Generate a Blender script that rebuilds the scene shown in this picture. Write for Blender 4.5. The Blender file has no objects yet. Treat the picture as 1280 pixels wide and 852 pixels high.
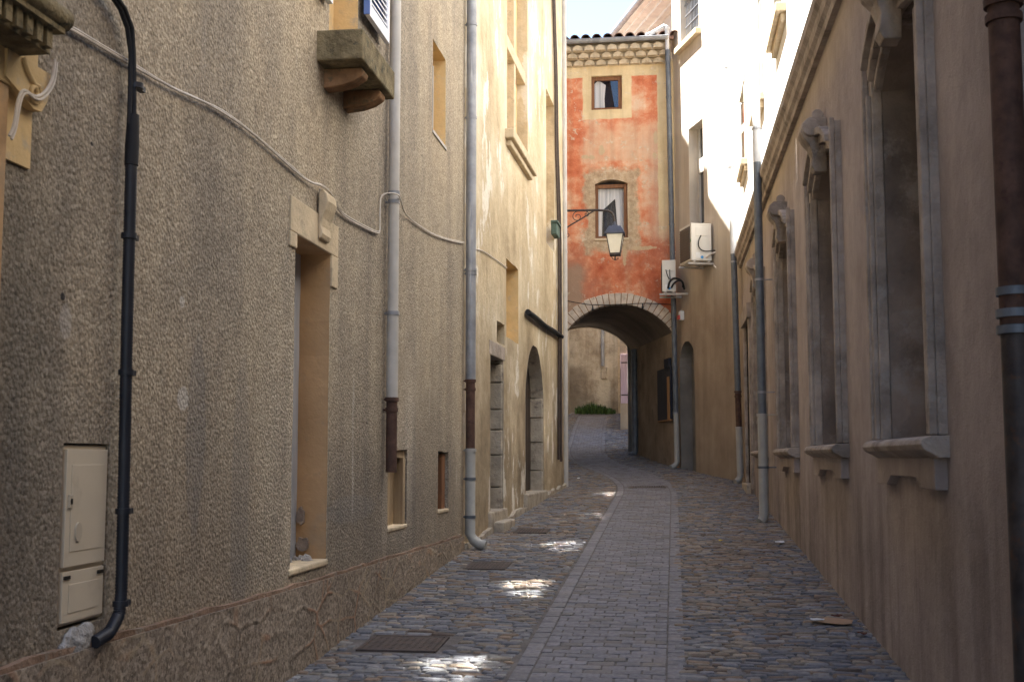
import bpy, bmesh, math, random
from mathutils import Vector, Matrix
from mathutils.geometry import tessellate_polygon
R = math.radians
scene = bpy.context.scene
col = scene.collection
random.seed(7)

# ------------------------------------------------------------------ camera
PITCH = math.atan(146 / 1500.0)
YAW = math.atan(202 * math.cos(PITCH) / 1500.0)
cam_d = bpy.data.cameras.new("camera")
cam_d.sensor_width = 23.5
cam_d.lens = 1500 / 1280 * 23.5
cam_d.clip_start = 0.05
cam_d.clip_end = 2000
cam_d.dof.use_dof = True
cam_d.dof.focus_distance = 17.0
cam_d.dof.aperture_fstop = 5.6
cam = bpy.data.objects.new("camera", cam_d)
col.objects.link(cam)
cam.location = (0, 0, 1.6)
cam.rotation_euler = (R(90) + PITCH, 0, YAW)
scene.camera = cam

# ------------------------------------------------------------------ light
SUN = Vector((-1.0, 0.05, 2.5)).normalized()       # direction towards the sun
elev = math.asin(SUN.z)
azim = math.atan2(SUN.x, SUN.y)
world = bpy.data.worlds.new("World")
scene.world = world
world.use_nodes = True
wn = world.node_tree
bg = wn.nodes["Background"]
sky = wn.nodes.new("ShaderNodeTexSky")
sky.sky_type = 'NISHITA'
sky.sun_disc = False
sky.sun_elevation = elev
sky.sun_rotation = azim
sky.air_density = 0.8
sky.dust_density = 0.15
sky.ozone_density = 1.5
wn.links.new(sky.outputs[0], bg.inputs[0])
bg.inputs[1].default_value = 0.075
sun_d = bpy.data.lights.new("sun", 'SUN')
sun_d.energy = 5.0
sun_d.angle = R(0.5)
sun_d.color = (1.0, 0.98, 0.945)
sun = bpy.data.objects.new("sun", sun_d)
col.objects.link(sun)
sun.location = (-20, 15, 50)
sun.rotation_euler = SUN.to_track_quat('Z', 'Y').to_euler()

vs = scene.view_settings
vs.view_transform = 'Standard'
vs.look = 'None'
vs.exposure = 3.15
vs.gamma = 1.0
vs.use_curve_mapping = False
cy = scene.cycles
cy.use_denoising = True
cy.sample_clamp_indirect = 0.0
cy.use_guiding = True          # finds the sun thrown back by the upper windows
cy.use_surface_guiding = True
cy.use_volume_guiding = False
cy.guiding_training_samples = 128
cy.surface_guiding_probability = 0.7
cy.max_bounces = 10
cy.diffuse_bounces = 6
cy.glossy_bounces = 4
cy.caustics_reflective = True
cy.blur_glossy = 0.0

# ------------------------------------------------------------------ materials
class M:
    def __init__(s, name, rough=0.9, spec=0.3, metal=0.0):
        s.m = bpy.data.materials.new(name)
        s.m.use_nodes = True
        s.t = s.m.node_tree
        s.b = s.t.nodes["Principled BSDF"]
        s.b.inputs["Roughness"].default_value = rough
        s.b.inputs["Specular IOR Level"].default_value = spec
        s.b.inputs["Metallic"].default_value = metal
        s.p = s.t.nodes.new("ShaderNodeNewGeometry").outputs["Position"]
    def put(s, sock, v):
        if isinstance(v, bpy.types.NodeSocket):
            s.t.links.new(v, sock)
        elif isinstance(v, tuple) and len(v) == 3 and sock.type == 'RGBA':
            sock.default_value = (*v, 1)
        else:
            sock.default_value = v
    def vec(s, sc=(1, 1, 1), loc=(0, 0, 0), rot=(0, 0, 0)):
        n = s.t.nodes.new("ShaderNodeMapping")
        s.put(n.inputs["Vector"], s.p)
        n.inputs["Scale"].default_value = sc
        n.inputs["Location"].default_value = loc
        n.inputs["Rotation"].default_value = rot
        return n.outputs[0]
    def noise(s, scale, detail=4, rough=0.55, vec=None, dist=0.0):
        n = s.t.nodes.new("ShaderNodeTexNoise")
        s.put(n.inputs["Vector"], vec if vec is not None else s.p)
        n.inputs["Scale"].default_value = scale
        n.inputs["Detail"].default_value = detail
        n.inputs["Roughness"].default_value = rough
        n.inputs["Distortion"].default_value = dist
        return n.outputs[0]
    def vor(s, scale, feature='F1', vec=None, out="Distance", rnd=1.0):
        n = s.t.nodes.new("ShaderNodeTexVoronoi")
        n.feature = feature
        s.put(n.inputs["Vector"], vec if vec is not None else s.p)
        n.inputs["Scale"].default_value = scale
        n.inputs["Randomness"].default_value = rnd
        return n.outputs[out]
    def ramp(s, f, stops, interp='LINEAR'):
        n = s.t.nodes.new("ShaderNodeValToRGB")
        n.color_ramp.interpolation = interp
        e = n.color_ramp.elements
        while len(e) < len(stops):
            e.new(0.5)
        for el, (p, c) in zip(e, stops):
            el.position = p
            el.color = (*c, 1) if isinstance(c, tuple) else (c, c, c, 1)
        s.put(n.inputs[0], f)
        return n.outputs[0]
    def mix(s, f, a, b, mode='MIX'):
        n = s.t.nodes.new("ShaderNodeMix")
        n.data_type = 'RGBA'
        n.blend_type = mode
        s.put(n.inputs[0], f)
        s.put(n.inputs[6], a)
        s.put(n.inputs[7], b)
        return n.outputs[2]
    def math(s, op, a, b=0.0, clamp=False):
        n = s.t.nodes.new("ShaderNodeMath")
        n.operation = op
        n.use_clamp = clamp
        s.put(n.inputs[0], a)
        s.put(n.inputs[1], b)
        return n.outputs[0]
    def step(s, v, lo, hi, a=0.0, b=1.0):
        n = s.t.nodes.new("ShaderNodeMapRange")
        n.interpolation_type = 'SMOOTHSTEP'
        s.put(n.inputs[0], v)
        n.inputs[1].default_value = lo
        n.inputs[2].default_value = hi
        n.inputs[3].default_value = a
        n.inputs[4].default_value = b
        return n.outputs[0]
    def xyz(s):
        n = s.t.nodes.new("ShaderNodeSeparateXYZ")
        s.put(n.inputs[0], s.p)
        return n.outputs
    def attr(s, name):
        n = s.t.nodes.new("ShaderNodeAttribute")
        n.attribute_name = name
        return n.outputs["Color"]
    def color(s, c):
        s.put(s.b.inputs["Base Color"], c)
        return s
    def bump(s, h, dist=0.01, strength=1.0):
        n = s.t.nodes.new("ShaderNodeBump")
        n.inputs["Strength"].default_value = strength
        n.inputs["Distance"].default_value = dist
        s.put(n.inputs["Height"], h)
        s.t.links.new(n.outputs[0], s.b.inputs["Normal"])
        return s

def simple(name, c, rough=0.7, spec=0.3, metal=0.0, var=0.25, scale=6.0, bump=0.0, bscale=40.0, dirt=None):
    m = M(name, rough, spec, metal)
    lo = tuple(v * (1 - var) for v in c)
    hi = tuple(min(1, v * (1 + var)) for v in c)
    k = m.ramp(m.noise(scale, 5, 0.6), [(0.3, lo), (0.7, hi)])
    if dirt:
        k = m.mix(m.step(m.noise(scale * 1.7, 6, 0.7), 0.52, 0.68), k, dirt)
    m.color(k)
    if bump:
        m.bump(m.noise(bscale, 4, 0.6), bump)
    return m.m

MAT = {}
def build_materials():
    # grey brown roughcast
    m = M("roughcast", 0.95, 0.15)
    x, y, z = m.xyz()
    pit = m.vor(52)
    grain = m.mix(0.45, m.noise(62, 4, 0.75), m.vor(70, out="Color"))
    c = m.ramp(grain, [(0.22, (0.20, 0.172, 0.135)), (0.42, (0.36, 0.312, 0.242)), (0.56, (0.45, 0.392, 0.307)), (0.80, (0.64, 0.572, 0.462))])
    big = m.ramp(m.noise(0.5, 6, 0.62), [(0.3, (0.74, 0.74, 0.76)), (0.5, (0.98, 0.96, 0.93)), (0.68, (1.10, 1.04, 0.96))])
    c = m.mix(1.0, c, big, 'MULTIPLY')
    med = m.ramp(m.noise(3.2, 6, 0.7), [(0.3, (0.80, 0.80, 0.81)), (0.6, (1.05, 1.04, 1.02))])
    c = m.mix(0.8, c, med, 'MULTIPLY')
    st = m.ramp(m.noise(1.0, 6, 0.62, m.vec((1.8, 1.8, 0.14))), [(0.32, (0.70, 0.70, 0.73)), (0.58, (1.05, 1.03, 1.0))])
    c = m.mix(0.85, c, st, 'MULTIPLY')
    # darker cement patch round the doorway at the near end, greyer blotches low down
    edge = m.math('ADD', m.math('MULTIPLY', m.noise(1.1, 5, 0.65), 1.6), m.math('MULTIPLY', y, -1.0))
    near = m.step(edge, -3.75, -2.9)
    c = m.mix(m.math('MULTIPLY', near, 0.75), c, m.mix(1.0, c, (0.46, 0.48, 0.51), 'MULTIPLY'))
    foot = m.step(m.math('ADD', m.math('MULTIPLY', m.noise(0.8, 6, 0.68), 3.0), m.math('MULTIPLY', z, -1.0)), -0.9, 0.5)
    c = m.mix(m.math('MULTIPLY', foot, 0.65), c, m.mix(1.0, c, (0.62, 0.62, 0.66), 'MULTIPLY'))
    # lime drips, patched spots, small holes
    dr = m.math('MULTIPLY', m.step(m.noise(1.0, 4, 0.55, m.vec((7, 7, 0.8))), 0.66, 0.75), m.step(m.noise(0.7, 3), 0.46, 0.58))
    c = m.mix(m.math('MULTIPLY', dr, 0.5), c, (0.58, 0.53, 0.46))
    wv = m.math('MULTIPLY', m.math('SUBTRACT', m.noise(9, 5, 0.7), 0.5), 0.09)
    def spot(c, yy, zz, ry, rz, colr, k):
        a = m.math('DIVIDE', m.math('ADD', y, -yy), ry)
        b = m.math('DIVIDE', m.math('ADD', z, -zz), rz)
        d = m.math('ADD', m.math('SQRT', m.math('ADD', m.math('MULTIPLY', a, a), m.math('MULTIPLY', b, b))), m.math('MULTIPLY', wv, 6.0))
        return m.mix(m.math('MULTIPLY', m.step(d, 0.8, 1.05, 1, 0), k), c, colr)
    c = spot(c, 5.24, 1.87, 0.07, 0.06, (0.52, 0.48, 0.43), 0.75)
    c = spot(c, 5.20, 2.31, 0.03, 0.03, (0.56, 0.52, 0.47), 0.7)
    c = spot(c, 5.40, 1.72, 0.12, 0.5, (0.17, 0.165, 0.165), 0.35)
    c = spot(c, 6.00, 1.4, 0.14, 0.8, (0.20, 0.19, 0.18), 0.30)
    c = spot(c, 4.12, 2.19, 0.018, 0.016, (0.03, 0.028, 0.03), 0.95)
    c = spot(c, 4.15, 2.10, 0.05, 0.07, (0.50, 0.46, 0.42), 0.4)
    c = spot(c, 4.30, 2.81, 0.010, 0.010, (0.03, 0.028, 0.03), 0.95)
    c = spot(c, 8.2, 1.25, 0.7, 0.10, (0.22, 0.21, 0.20), 0.35)
    c = spot(c, 9.15, 1.15, 0.10, 0.40, (0.42, 0.36, 0.28), 0.45)
    m.color(c)
    m.bump(m.math('ADD', m.noise(52, 4, 0.75), m.math('MULTIPLY', pit, -0.9)), 0.009, 0.75)
    MAT["roughcast"] = m.m

    # plinth: roughcast over rubble with raised pointing
    m = M("plinth_stone", 0.95, 0.15)
    grain = m.mix(0.45, m.noise(52, 4, 0.75), m.vor(60, out="Color"))
    warp = m.t.nodes.new("ShaderNodeTexNoise"); warp.inputs["Scale"].default_value = 2.2; warp.inputs["Detail"].default_value = 3
    m.put(warp.inputs["Vector"], m.p)
    d = m.vor(1.15, 'DISTANCE_TO_EDGE', m.mix(0.5, m.vec((1, 2.4, 4.4)), m.mix(1.0, m.vec((1, 2.4, 4.4)), warp.outputs[1], 'ADD')), rnd=0.95)
    c = m.ramp(grain, [(0.24, (0.12, 0.10, 0.082)), (0.44, (0.265, 0.22, 0.172)), (0.76, (0.52, 0.445, 0.36))])
    c = m.mix(1.0, c, m.ramp(m.noise(1.7, 6, 0.7), [(0.3, (0.70, 0.68, 0.68)), (0.65, (1.08, 1.04, 1.0))]), 'MULTIPLY')
    joint = m.math('MULTIPLY', m.step(d, 0.015, 0.06, 1, 0), m.step(m.noise(2.0, 4, 0.6), 0.42, 0.56))
    jc = m.ramp(m.noise(2.6, 3), [(0.46, (0.40, 0.32, 0.22)), (0.60, (0.38, 0.215, 0.135))])
    c = m.mix(m.math('MULTIPLY', joint, 0.7), c, jc)
    m.color(c)
    m.bump(m.math('ADD', m.math('ADD', grain, m.math('MULTIPLY', m.math('MULTIPLY', m.step(d, 0.0, 0.12, 1, 0), m.step(m.noise(1.3, 4, 0.6), 0.40, 0.60)), 0.5)), m.math('MULTIPLY', m.noise(6, 4), 1.2)), 0.016, 0.9)
    MAT["plinth"] = m.m
    MAT["brick_line"] = simple("brick_line", (0.25, 0.165, 0.115), 0.9, 0.2, 0, 0.35, 5, 0.015, 40, (0.26, 0.225, 0.18))

    # ochre smooth reveal plaster
    MAT["ochre_reveal"] = simple("ochre_reveal", (0.48, 0.31, 0.165), 0.9, 0.2, 0, 0.16, 2.5, 0.004, 18, (0.40, 0.28, 0.17))
    MAT["ochre_pale"] = simple("ochre_pale", (0.62, 0.45, 0.23), 0.9, 0.2, 0, 0.14, 4, 0.004, 30, (0.50, 0.40, 0.27))
    MAT["stone_pale"] = simple("stone_pale", (0.58, 0.47, 0.32), 0.9, 0.2, 0, 0.15, 5, 0.006, 40, (0.42, 0.34, 0.24))
    MAT["eaves_board"] = simple("eaves_board", (0.68, 0.665, 0.61), 0.9, 0.2, 0, 0.12, 4, 0.003, 30)
    MAT["stone_block"] = simple("stone_block", (0.42, 0.36, 0.28), 0.92, 0.2, 0, 0.3, 4, 0.02, 14, (0.22, 0.18, 0.15))
    MAT["arch_stone"] = simple("arch_stone", (0.60, 0.52, 0.43), 0.9, 0.2, 0, 0.22, 5, 0.012, 22, (0.42, 0.34, 0.27))
    MAT["stone_mossy"] = simple("stone_mossy", (0.21, 0.17, 0.10), 0.95, 0.15, 0, 0.45, 9, 0.012, 35, (0.09, 0.085, 0.06))
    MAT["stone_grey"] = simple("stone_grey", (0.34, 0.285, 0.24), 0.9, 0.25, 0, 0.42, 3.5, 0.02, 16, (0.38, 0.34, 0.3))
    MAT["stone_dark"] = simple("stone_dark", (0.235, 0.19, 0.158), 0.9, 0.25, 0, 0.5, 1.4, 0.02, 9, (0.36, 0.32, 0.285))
    MAT["terracotta_wood"] = simple("terracotta_wood", (0.28, 0.16, 0.085), 0.9, 0.2, 0, 0.35, 8, 0.008, 30, (0.14, 0.11, 0.07))
    MAT["concrete_lump"] = simple("concrete_lump", (0.34, 0.325, 0.31), 0.95, 0.15, 0, 0.4, 14, 0.03, 22)

    # cream lime plaster, peeling
    m = M("cream_plaster", 0.93, 0.2)
    x, y, z = m.xyz()
    bl = m.noise(0.8, 7, 0.68)
    c = m.ramp(bl, [(0.30, (0.42, 0.335, 0.22)), (0.44, (0.565, 0.465, 0.315)), (0.58, (0.64, 0.555, 0.405)), (0.74, (0.74, 0.68, 0.555))])
    low = m.step(m.math('ADD', m.math('MULTIPLY', m.noise(0.75, 7, 0.7), 5.0), m.math('MULTIPLY', z, -1.0)), -1.7, 1.0)
    lc = m.ramp(m.noise(1.6, 7, 0.72), [(0.30, (0.20, 0.155, 0.105)), (0.5, (0.36, 0.285, 0.19)), (0.72, (0.52, 0.43, 0.31))])
    c = m.mix(m.math('MULTIPLY', low, 0.9), c, lc)
    st = m.ramp(m.noise(1.0, 6, 0.65, m.vec((1.5, 1.5, 0.17))), [(0.32, (0.70, 0.67, 0.62)), (0.56, (1.03, 1.02, 1.0))])
    c = m.mix(0.7, c, st, 'MULTIPLY')
    mot = m.ramp(m.noise(5, 6, 0.7), [(0.3, (0.82, 0.80, 0.77)), (0.6, (1.04, 1.03, 1.02))])
    c = m.mix(0.8, c, mot, 'MULTIPLY')
    pe = m.math('MULTIPLY', m.step(m.noise(1.3, 7, 0.7, m.vec((1.6, 1.6, 0.8))), 0.555, 0.59), m.step(m.noise(0.4, 3), 0.40, 0.54))
    c = m.mix(m.math('MULTIPLY', pe, 0.8), c, (0.80, 0.75, 0.65))
    m.color(c)
    m.bump(m.math('ADD', m.math('ADD', m.noise(14, 5, 0.6), m.noise(1.6, 2)), m.math('MULTIPLY', pe, -0.3)), 0.022, 0.7)
    MAT["cream_plaster"] = m.m

    # mauve brown render of the right wall, dark rain streaks
    m = M("brown_render", 0.93, 0.2)
    x, y, z = m.xyz()
    c = m.ramp(m.noise(0.7, 6, 0.6), [(0.3, (0.325, 0.278, 0.255)), (0.5, (0.42, 0.362, 0.335)), (0.7, (0.49, 0.43, 0.40))])
    st = m.ramp(m.noise(1.0, 6, 0.65, m.vec((1.6, 1.6, 0.22))), [(0.30, (0.76, 0.74, 0.73)), (0.60, (1.04, 1.02, 1.0))])
    c = m.mix(0.7, c, st, 'MULTIPLY')
    mk = m.math('MULTIPLY', m.step(m.noise(1.0, 5, 0.6, m.vec((2.3, 2.3, 0.20))), 0.44, 0.66),
                m.step(m.math('ADD', m.math('MULTIPLY', m.noise(1.4, 4), 1.3), m.math('MULTIPLY', z, -1.0)), -1.15, -0.4))
    mo = m.ramp(m.noise(4, 7, 0.72), [(0.3, (0.80, 0.79, 0.79)), (0.62, (1.06, 1.05, 1.04))])
    c = m.mix(0.9, c, mo, 'MULTIPLY')
    c = m.mix(m.math('MULTIPLY', mk, 0.6), c, m.mix(1.0, c, (0.42, 0.40, 0.40), 'MULTIPLY'))
    bounce = m.step(m.math('ADD', m.math('MULTIPLY', m.noise(0.9, 4), 1.2), z), 5.0, 5.6)
    c = m.mix(m.math('MULTIPLY', bounce, 0.5), c, (0.45, 0.365, 0.26))  # warm bounced light below the string course, put into the render colour
    m.color(c)
    m.bump(m.math('ADD', m.noise(90, 4, 0.7), m.math('MULTIPLY', m.noise(9, 5, 0.65), 2.5)), 0.009, 0.8)
    MAT["brown_render"] = m.m

    # pale render of the corner building: pale beige above, browner below
    m = M("pale_render", 0.92, 0.2)
    x, y, z = m.xyz()
    c = m.ramp(m.noise(1.1, 6, 0.6), [(0.3, (0.50, 0.44, 0.36)), (0.7, (0.64, 0.58, 0.50))])
    low = m.step(m.math('ADD', m.math('MULTIPLY', m.noise(1.1, 6, 0.65), 2.6), m.math('MULTIPLY', z, -1.0)), -5.3, -2.6)
    c = m.mix(m.math('MULTIPLY', low, 0.9), c, m.ramp(m.noise(1.3, 6, 0.65), [(0.3, (0.27, 0.20, 0.145)), (0.7, (0.42, 0.335, 0.25))]))
    st = m.ramp(m.noise(1.0, 6, 0.65, m.vec((3.0, 3.0, 0.2))), [(0.3, (0.7, 0.68, 0.66)), (0.58, (1.04, 1.03, 1.0))])
    c = m.mix(0.7, c, st, 'MULTIPLY')
    m.color(c)
    m.bump(m.math('ADD', m.noise(60, 4, 0.6), m.noise(5, 3)), 0.010, 0.7)
    MAT["pale_render"] = m.m
    MAT["white_render"] = simple("white_render", (0.74, 0.72, 0.69), 0.9, 0.2, 0, 0.06, 1.2, 0.004, 60)
    MAT["white_trim"] = simple("white_trim", (0.50, 0.47, 0.42), 0.9, 0.2, 0, 0.12, 3, 0.004, 50)

    # red lime wash with cream bands
    m = M("red_limewash", 0.93, 0.2)
    x, y, z = m.xyz()
    wob = m.math('MULTIPLY', m.math('SUBTRACT', m.noise(5, 4, 0.6), 0.5), 0.06)
    xx = m.math('ADD', x, wob)
    zz = m.math('ADD', z, wob)
    def band(v, a, b, s=0.012):
        return m.math('MULTIPLY', m.step(v, a - s, a + s), m.step(v, b - s, b + s, 1, 0))
    fade = m.noise(1.7, 7, 0.7)
    red = m.ramp(fade, [(0.30, (0.50, 0.125, 0.06)), (0.45, (0.64, 0.225, 0.115)), (0.54, (0.70, 0.36, 0.215)), (0.66, (0.75, 0.56, 0.40))])
    # worn belt between the two windows and beside the lower one
    belt = m.math('MULTIPLY', m.math('MULTIPLY', m.step(m.math('ADD', z, m.math('MULTIPLY', fade, 0.2)), 8.18, 8.24), m.step(m.math('ADD', x, m.math('MULTIPLY', fade, 0.3)), -1.9, -1.6)), m.step(m.math('ADD', z, m.math('MULTIPLY', fade, -1.2)), 8.0, 8.7, 1, 0))
    worn = m.ramp(m.noise(3.0, 6, 0.7), [(0.3, (0.64, 0.33, 0.21)), (0.7, (0.70, 0.54, 0.37))])
    c = m.mix(m.math('MULTIPLY', belt, 0.7), red, worn)
    side = m.math('MULTIPLY', m.step(m.math('ADD', x, m.math('MULTIPLY', fade, 0.5)), -0.45, 0.05), m.step(z, 9.1, 8.4))
    side = m.math('MULTIPLY', side, m.step(z, 5.6, 6.1))
    c = m.mix(m.math('MULTIPLY', side, 0.75), c, m.ramp(m.noise(2.5, 6, 0.7), [(0.3, (0.52, 0.33, 0.235)), (0.7, (0.60, 0.46, 0.34))]))
    lowred = m.math('MULTIPLY', m.step(m.math('ADD', z, m.math('MULTIPLY', fade, 0.9)), 6.55, 6.9, 1, 0), m.step(m.noise(1.1, 5), 0.38, 0.5))
    c = m.mix(m.math('MULTIPLY', lowred, 0.75), c, m.ramp(m.noise(6, 6, 0.7), [(0.3, (0.33, 0.065, 0.035)), (0.60, (0.52, 0.145, 0.07)), (0.74, (0.62, 0.42, 0.29))]))
    grey = m.math('MULTIPLY', m.step(m.math('ADD', x, m.math('MULTIPLY', fade, 0.9)), -1.62, -1.25, 1, 0), m.step(m.math('ADD', z, m.math('MULTIPLY', fade, 1.0)), 6.1, 6.6, 1, 0))
    c = m.mix(m.math('MULTIPLY', grey, 0.8), c, (0.36, 0.29, 0.21))
    # bare plaster round the lower window
    dx = m.math('ABSOLUTE', m.math('ADD', x, 1.285))
    dz = m.math('ABSOLUTE', m.math('ADD', z, -7.0))
    wv = m.math('MULTIPLY', m.math('SUBTRACT', m.noise(2.6, 6, 0.7), 0.5), 0.7)
    ring = m.math('MULTIPLY', m.step(m.math('ADD', dx, wv), 0.54, 0.66, 1, 0), m.step(m.math('ADD', dz, wv), 0.80, 0.98, 1, 0))
    c = m.mix(m.math('MULTIPLY', ring, 0.9), c, m.ramp(m.noise(8, 6, 0.75), [(0.28, (0.24, 0.18, 0.12)), (0.5, (0.48, 0.38, 0.25)), (0.72, (0.66, 0.58, 0.44))]))
    wob2 = m.math('MULTIPLY', m.math('SUBTRACT', m.noise(7, 5, 0.7), 0.5), 2.2)
    for px_, pz_, rx_, rz_ in ((-1.49, 8.34, 0.07, 0.13), (-1.86, 8.22, 0.10, 0.05), (-1.70, 8.20, 0.06, 0.05), (-0.30, 8.60, 0.05, 0.17), (-0.33, 8.20, 0.05, 0.07), (-1.0, 6.0, 0.05, 0.25), (-0.6, 6.15, 0.3, 0.05)):
        qa = m.math('DIVIDE', m.math('ADD', x, -px_), rx_); qb = m.math('DIVIDE', m.math('ADD', z, -pz_), rz_)
        dd = m.math('ADD', m.math('SQRT', m.math('ADD', m.math('MULTIPLY', qa, qa), m.math('MULTIPLY', qb, qb))), wob2)
        c = m.mix(m.math('MULTIPLY', m.step(dd, 0.75, 1.05, 1, 0), 0.85), c, (0.56, 0.44, 0.28))
    cream = m.ramp(m.noise(2.2, 6, 0.65), [(0.3, (0.60, 0.46, 0.26)), (0.7, (0.76, 0.62, 0.39))])
    top = m.step(zz, 10.0, 10.02)
    right = m.step(xx, -0.27, -0.245)
    right = m.math('MULTIPLY', right, m.step(m.math('ADD', z, m.math('MULTIPLY', fade, 1.0)), 6.6, 7.6))
    win = m.math('MULTIPLY', band(xx, -1.9, -0.82), band(zz, 9.06, 10.6))
    k = m.math('MAXIMUM', top, m.math('MAXIMUM', right, win))
    c = m.mix(k, c, cream)
    st = m.ramp(m.noise(1.0, 5, 0.6, m.vec((5.0, 5.0, 0.3))), [(0.3, (0.74, 0.72, 0.70)), (0.55, (1.04, 1.03, 1.0))])
    c = m.mix(0.6, c, st, 'MULTIPLY')
    fl = m.math('MULTIPLY', m.step(m.noise(4.5, 8, 0.78), 0.56, 0.585), m.step(m.noise(0.9, 4), 0.40, 0.56))
    c = m.mix(m.math('MULTIPLY', fl, 0.75), c, m.ramp(m.noise(12, 4), [(0.35, (0.46, 0.36, 0.25)), (0.65, (0.72, 0.62, 0.47))]))
    scr = m.step(m.noise(9, 6, 0.75, m.vec((0.35, 1, 1.6))), 0.64, 0.70)
    c = m.mix(m.math('MULTIPLY', scr, 0.5), c, (0.62, 0.50, 0.36))
    m.color(c)
    m.bump(m.math('ADD', m.noise(30, 5, 0.6), m.math('MULTIPLY', m.noise(3, 4), 2.0)), 0.012, 0.6)
    MAT["red_limewash"] = m.m

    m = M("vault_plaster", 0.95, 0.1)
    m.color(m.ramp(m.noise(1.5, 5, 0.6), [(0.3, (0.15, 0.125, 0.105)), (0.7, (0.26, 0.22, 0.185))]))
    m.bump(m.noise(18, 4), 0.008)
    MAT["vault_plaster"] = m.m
    MAT["passage_ochre"] = simple("passage_ochre", (0.34, 0.27, 0.20), 0.93, 0.15, 0, 0.25, 1.6, 0.006, 24, (0.22, 0.18, 0.14))
    MAT["grey_jamb"] = simple("grey_jamb", (0.22, 0.20, 0.175), 0.93, 0.15, 0, 0.2, 2, 0.008, 20)

    # weathered plaster at the end of the street
    m = M("weathered_plaster", 0.94, 0.15)
    x, y, z = m.xyz()
    c = m.ramp(m.noise(1.0, 8, 0.72), [(0.30, (0.24, 0.195, 0.145)), (0.44, (0.46, 0.39, 0.30)), (0.56, (0.60, 0.53, 0.42)), (0.72, (0.68, 0.62, 0.52))])
    c = m.mix(0.85, c, m.ramp(m.noise(1.0, 6, 0.68, m.vec((2.2, 2.2, 0.25))), [(0.32, (0.58, 0.55, 0.52)), (0.56, (1.05, 1.04, 1.02))]), 'MULTIPLY')
    dk = m.math('MULTIPLY', m.step(m.math('ADD', x, m.math('MULTIPLY', m.noise(1.3, 6, 0.7), 1.4)), -2.55, -2.05, 1, 0), m.step(m.math('ADD', z, m.math('MULTIPLY', m.noise(1.3, 6, 0.7), 1.6)), 5.5, 6.0, 1, 0))
    c = m.mix(m.math('MULTIPLY', dk, 0.6), c, (0.19, 0.15, 0.11))
    xw = m.math('ADD', x, m.math('MULTIPLY', m.math('SUBTRACT', m.noise(2.0, 5, 0.65), 0.5), 0.8))
    dr = m.math('MULTIPLY', m.math('MULTIPLY', m.step(xw, -2.62, -2.5), m.step(xw, -2.28, -2.12, 1, 0)), m.step(z, 4.9, 4.2))
    c = m.mix(m.math('MULTIPLY', dr, 0.6), c, (0.70, 0.64, 0.50))
    m.color(c)
    m.bump(m.noise(8, 5, 0.65), 0.03)
    MAT["weathered_plaster"] = m.m

    # pipes and metals
    m = M("zinc", 0.5, 0.4, 0.25)
    c = m.ramp(m.noise(5, 5, 0.65), [(0.3, (0.20, 0.205, 0.22)), (0.7, (0.36, 0.365, 0.38))])
    c = m.mix(m.step(m.noise(1.0, 4, 0.6, m.vec((14, 14, 0.9))), 0.60, 0.72), c, (0.50, 0.49, 0.47))
    m.color(c)
    MAT["zinc"] = m.m
    MAT["zinc_dark"] = simple("zinc_dark", (0.13, 0.145, 0.165), 0.5, 0.4, 0.2, 0.25, 6)
    MAT["pvc_grey"] = simple("pvc_grey", (0.36, 0.35, 0.32), 0.55, 0.4, 0, 0.12, 5)
    MAT["pvc_pale"] = simple("pvc_pale", (0.48, 0.45, 0.41), 0.6, 0.3, 0, 0.14, 5)
    MAT["pale_pipe"] = simple("pale_pipe", (0.50, 0.50, 0.50), 0.55, 0.3, 0, 0.08, 5)
    MAT["rust"] = simple("rust", (0.095, 0.052, 0.038), 0.8, 0.3, 0.1, 0.4, 12, 0.003, 50, (0.07, 0.035, 0.028))
    MAT["iron"] = simple("iron", (0.06, 0.05, 0.047), 0.6, 0.4, 0.4, 0.35, 14, 0.002, 60, (0.11, 0.06, 0.04))
    MAT["cover_iron"] = simple("cover_iron", (0.085, 0.065, 0.055), 0.6, 0.4, 0.3, 0.35, 14, 0.003, 80, (0.12, 0.075, 0.05))
    MAT["black_plastic"] = simple("black_plastic", (0.018, 0.020, 0.027), 0.5, 0.4, 0, 0.2, 9)
    MAT["black_rubber"] = simple("black_rubber", (0.016, 0.016, 0.018), 0.65, 0.3, 0, 0.2, 9)
    MAT["white_cable"] = simple("white_cable", (0.60, 0.54, 0.47), 0.6, 0.3, 0, 0.18, 12)
    MAT["brown_cable"] = simple("brown_cable", (0.07, 0.05, 0.04), 0.7, 0.3, 0, 0.3, 12)
    MAT["cream_box"] = simple("cream_box", (0.60, 0.52, 0.40), 0.5, 0.4, 0, 0.05, 3, 0, 40, (0.54, 0.46, 0.35))
    MAT["cream_box_edge"] = simple("cream_box_edge", (0.50, 0.43, 0.33), 0.5, 0.4, 0, 0.05, 3)
    MAT["dark_gap"] = simple("dark_gap", (0.03, 0.026, 0.022), 0.9, 0.1)
    MAT["ac_white"] = simple("ac_white", (0.72, 0.70, 0.64), 0.45, 0.4, 0, 0.05, 4)
    MAT["ac_grille"] = simple("ac_grille", (0.10, 0.085, 0.075), 0.5, 0.4, 0, 0.1, 6)
    MAT["sticker_blue"] = simple("sticker_blue", (0.07, 0.30, 0.62), 0.5, 0.4, 0, 0.05)
    MAT["sticker_white"] = simple("sticker_white", (0.80, 0.80, 0.78), 0.5, 0.4, 0, 0.03)
    MAT["sticker_green"] = simple("sticker_green", (0.18, 0.35, 0.16), 0.5, 0.4, 0, 0.05)
    MAT["siren_red"] = simple("siren_red", (0.50, 0.07, 0.05), 0.4, 0.4, 0, 0.1)
    MAT["green_box"] = simple("green_box", (0.075, 0.12, 0.10), 0.6, 0.3, 0, 0.25, 10)
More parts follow.
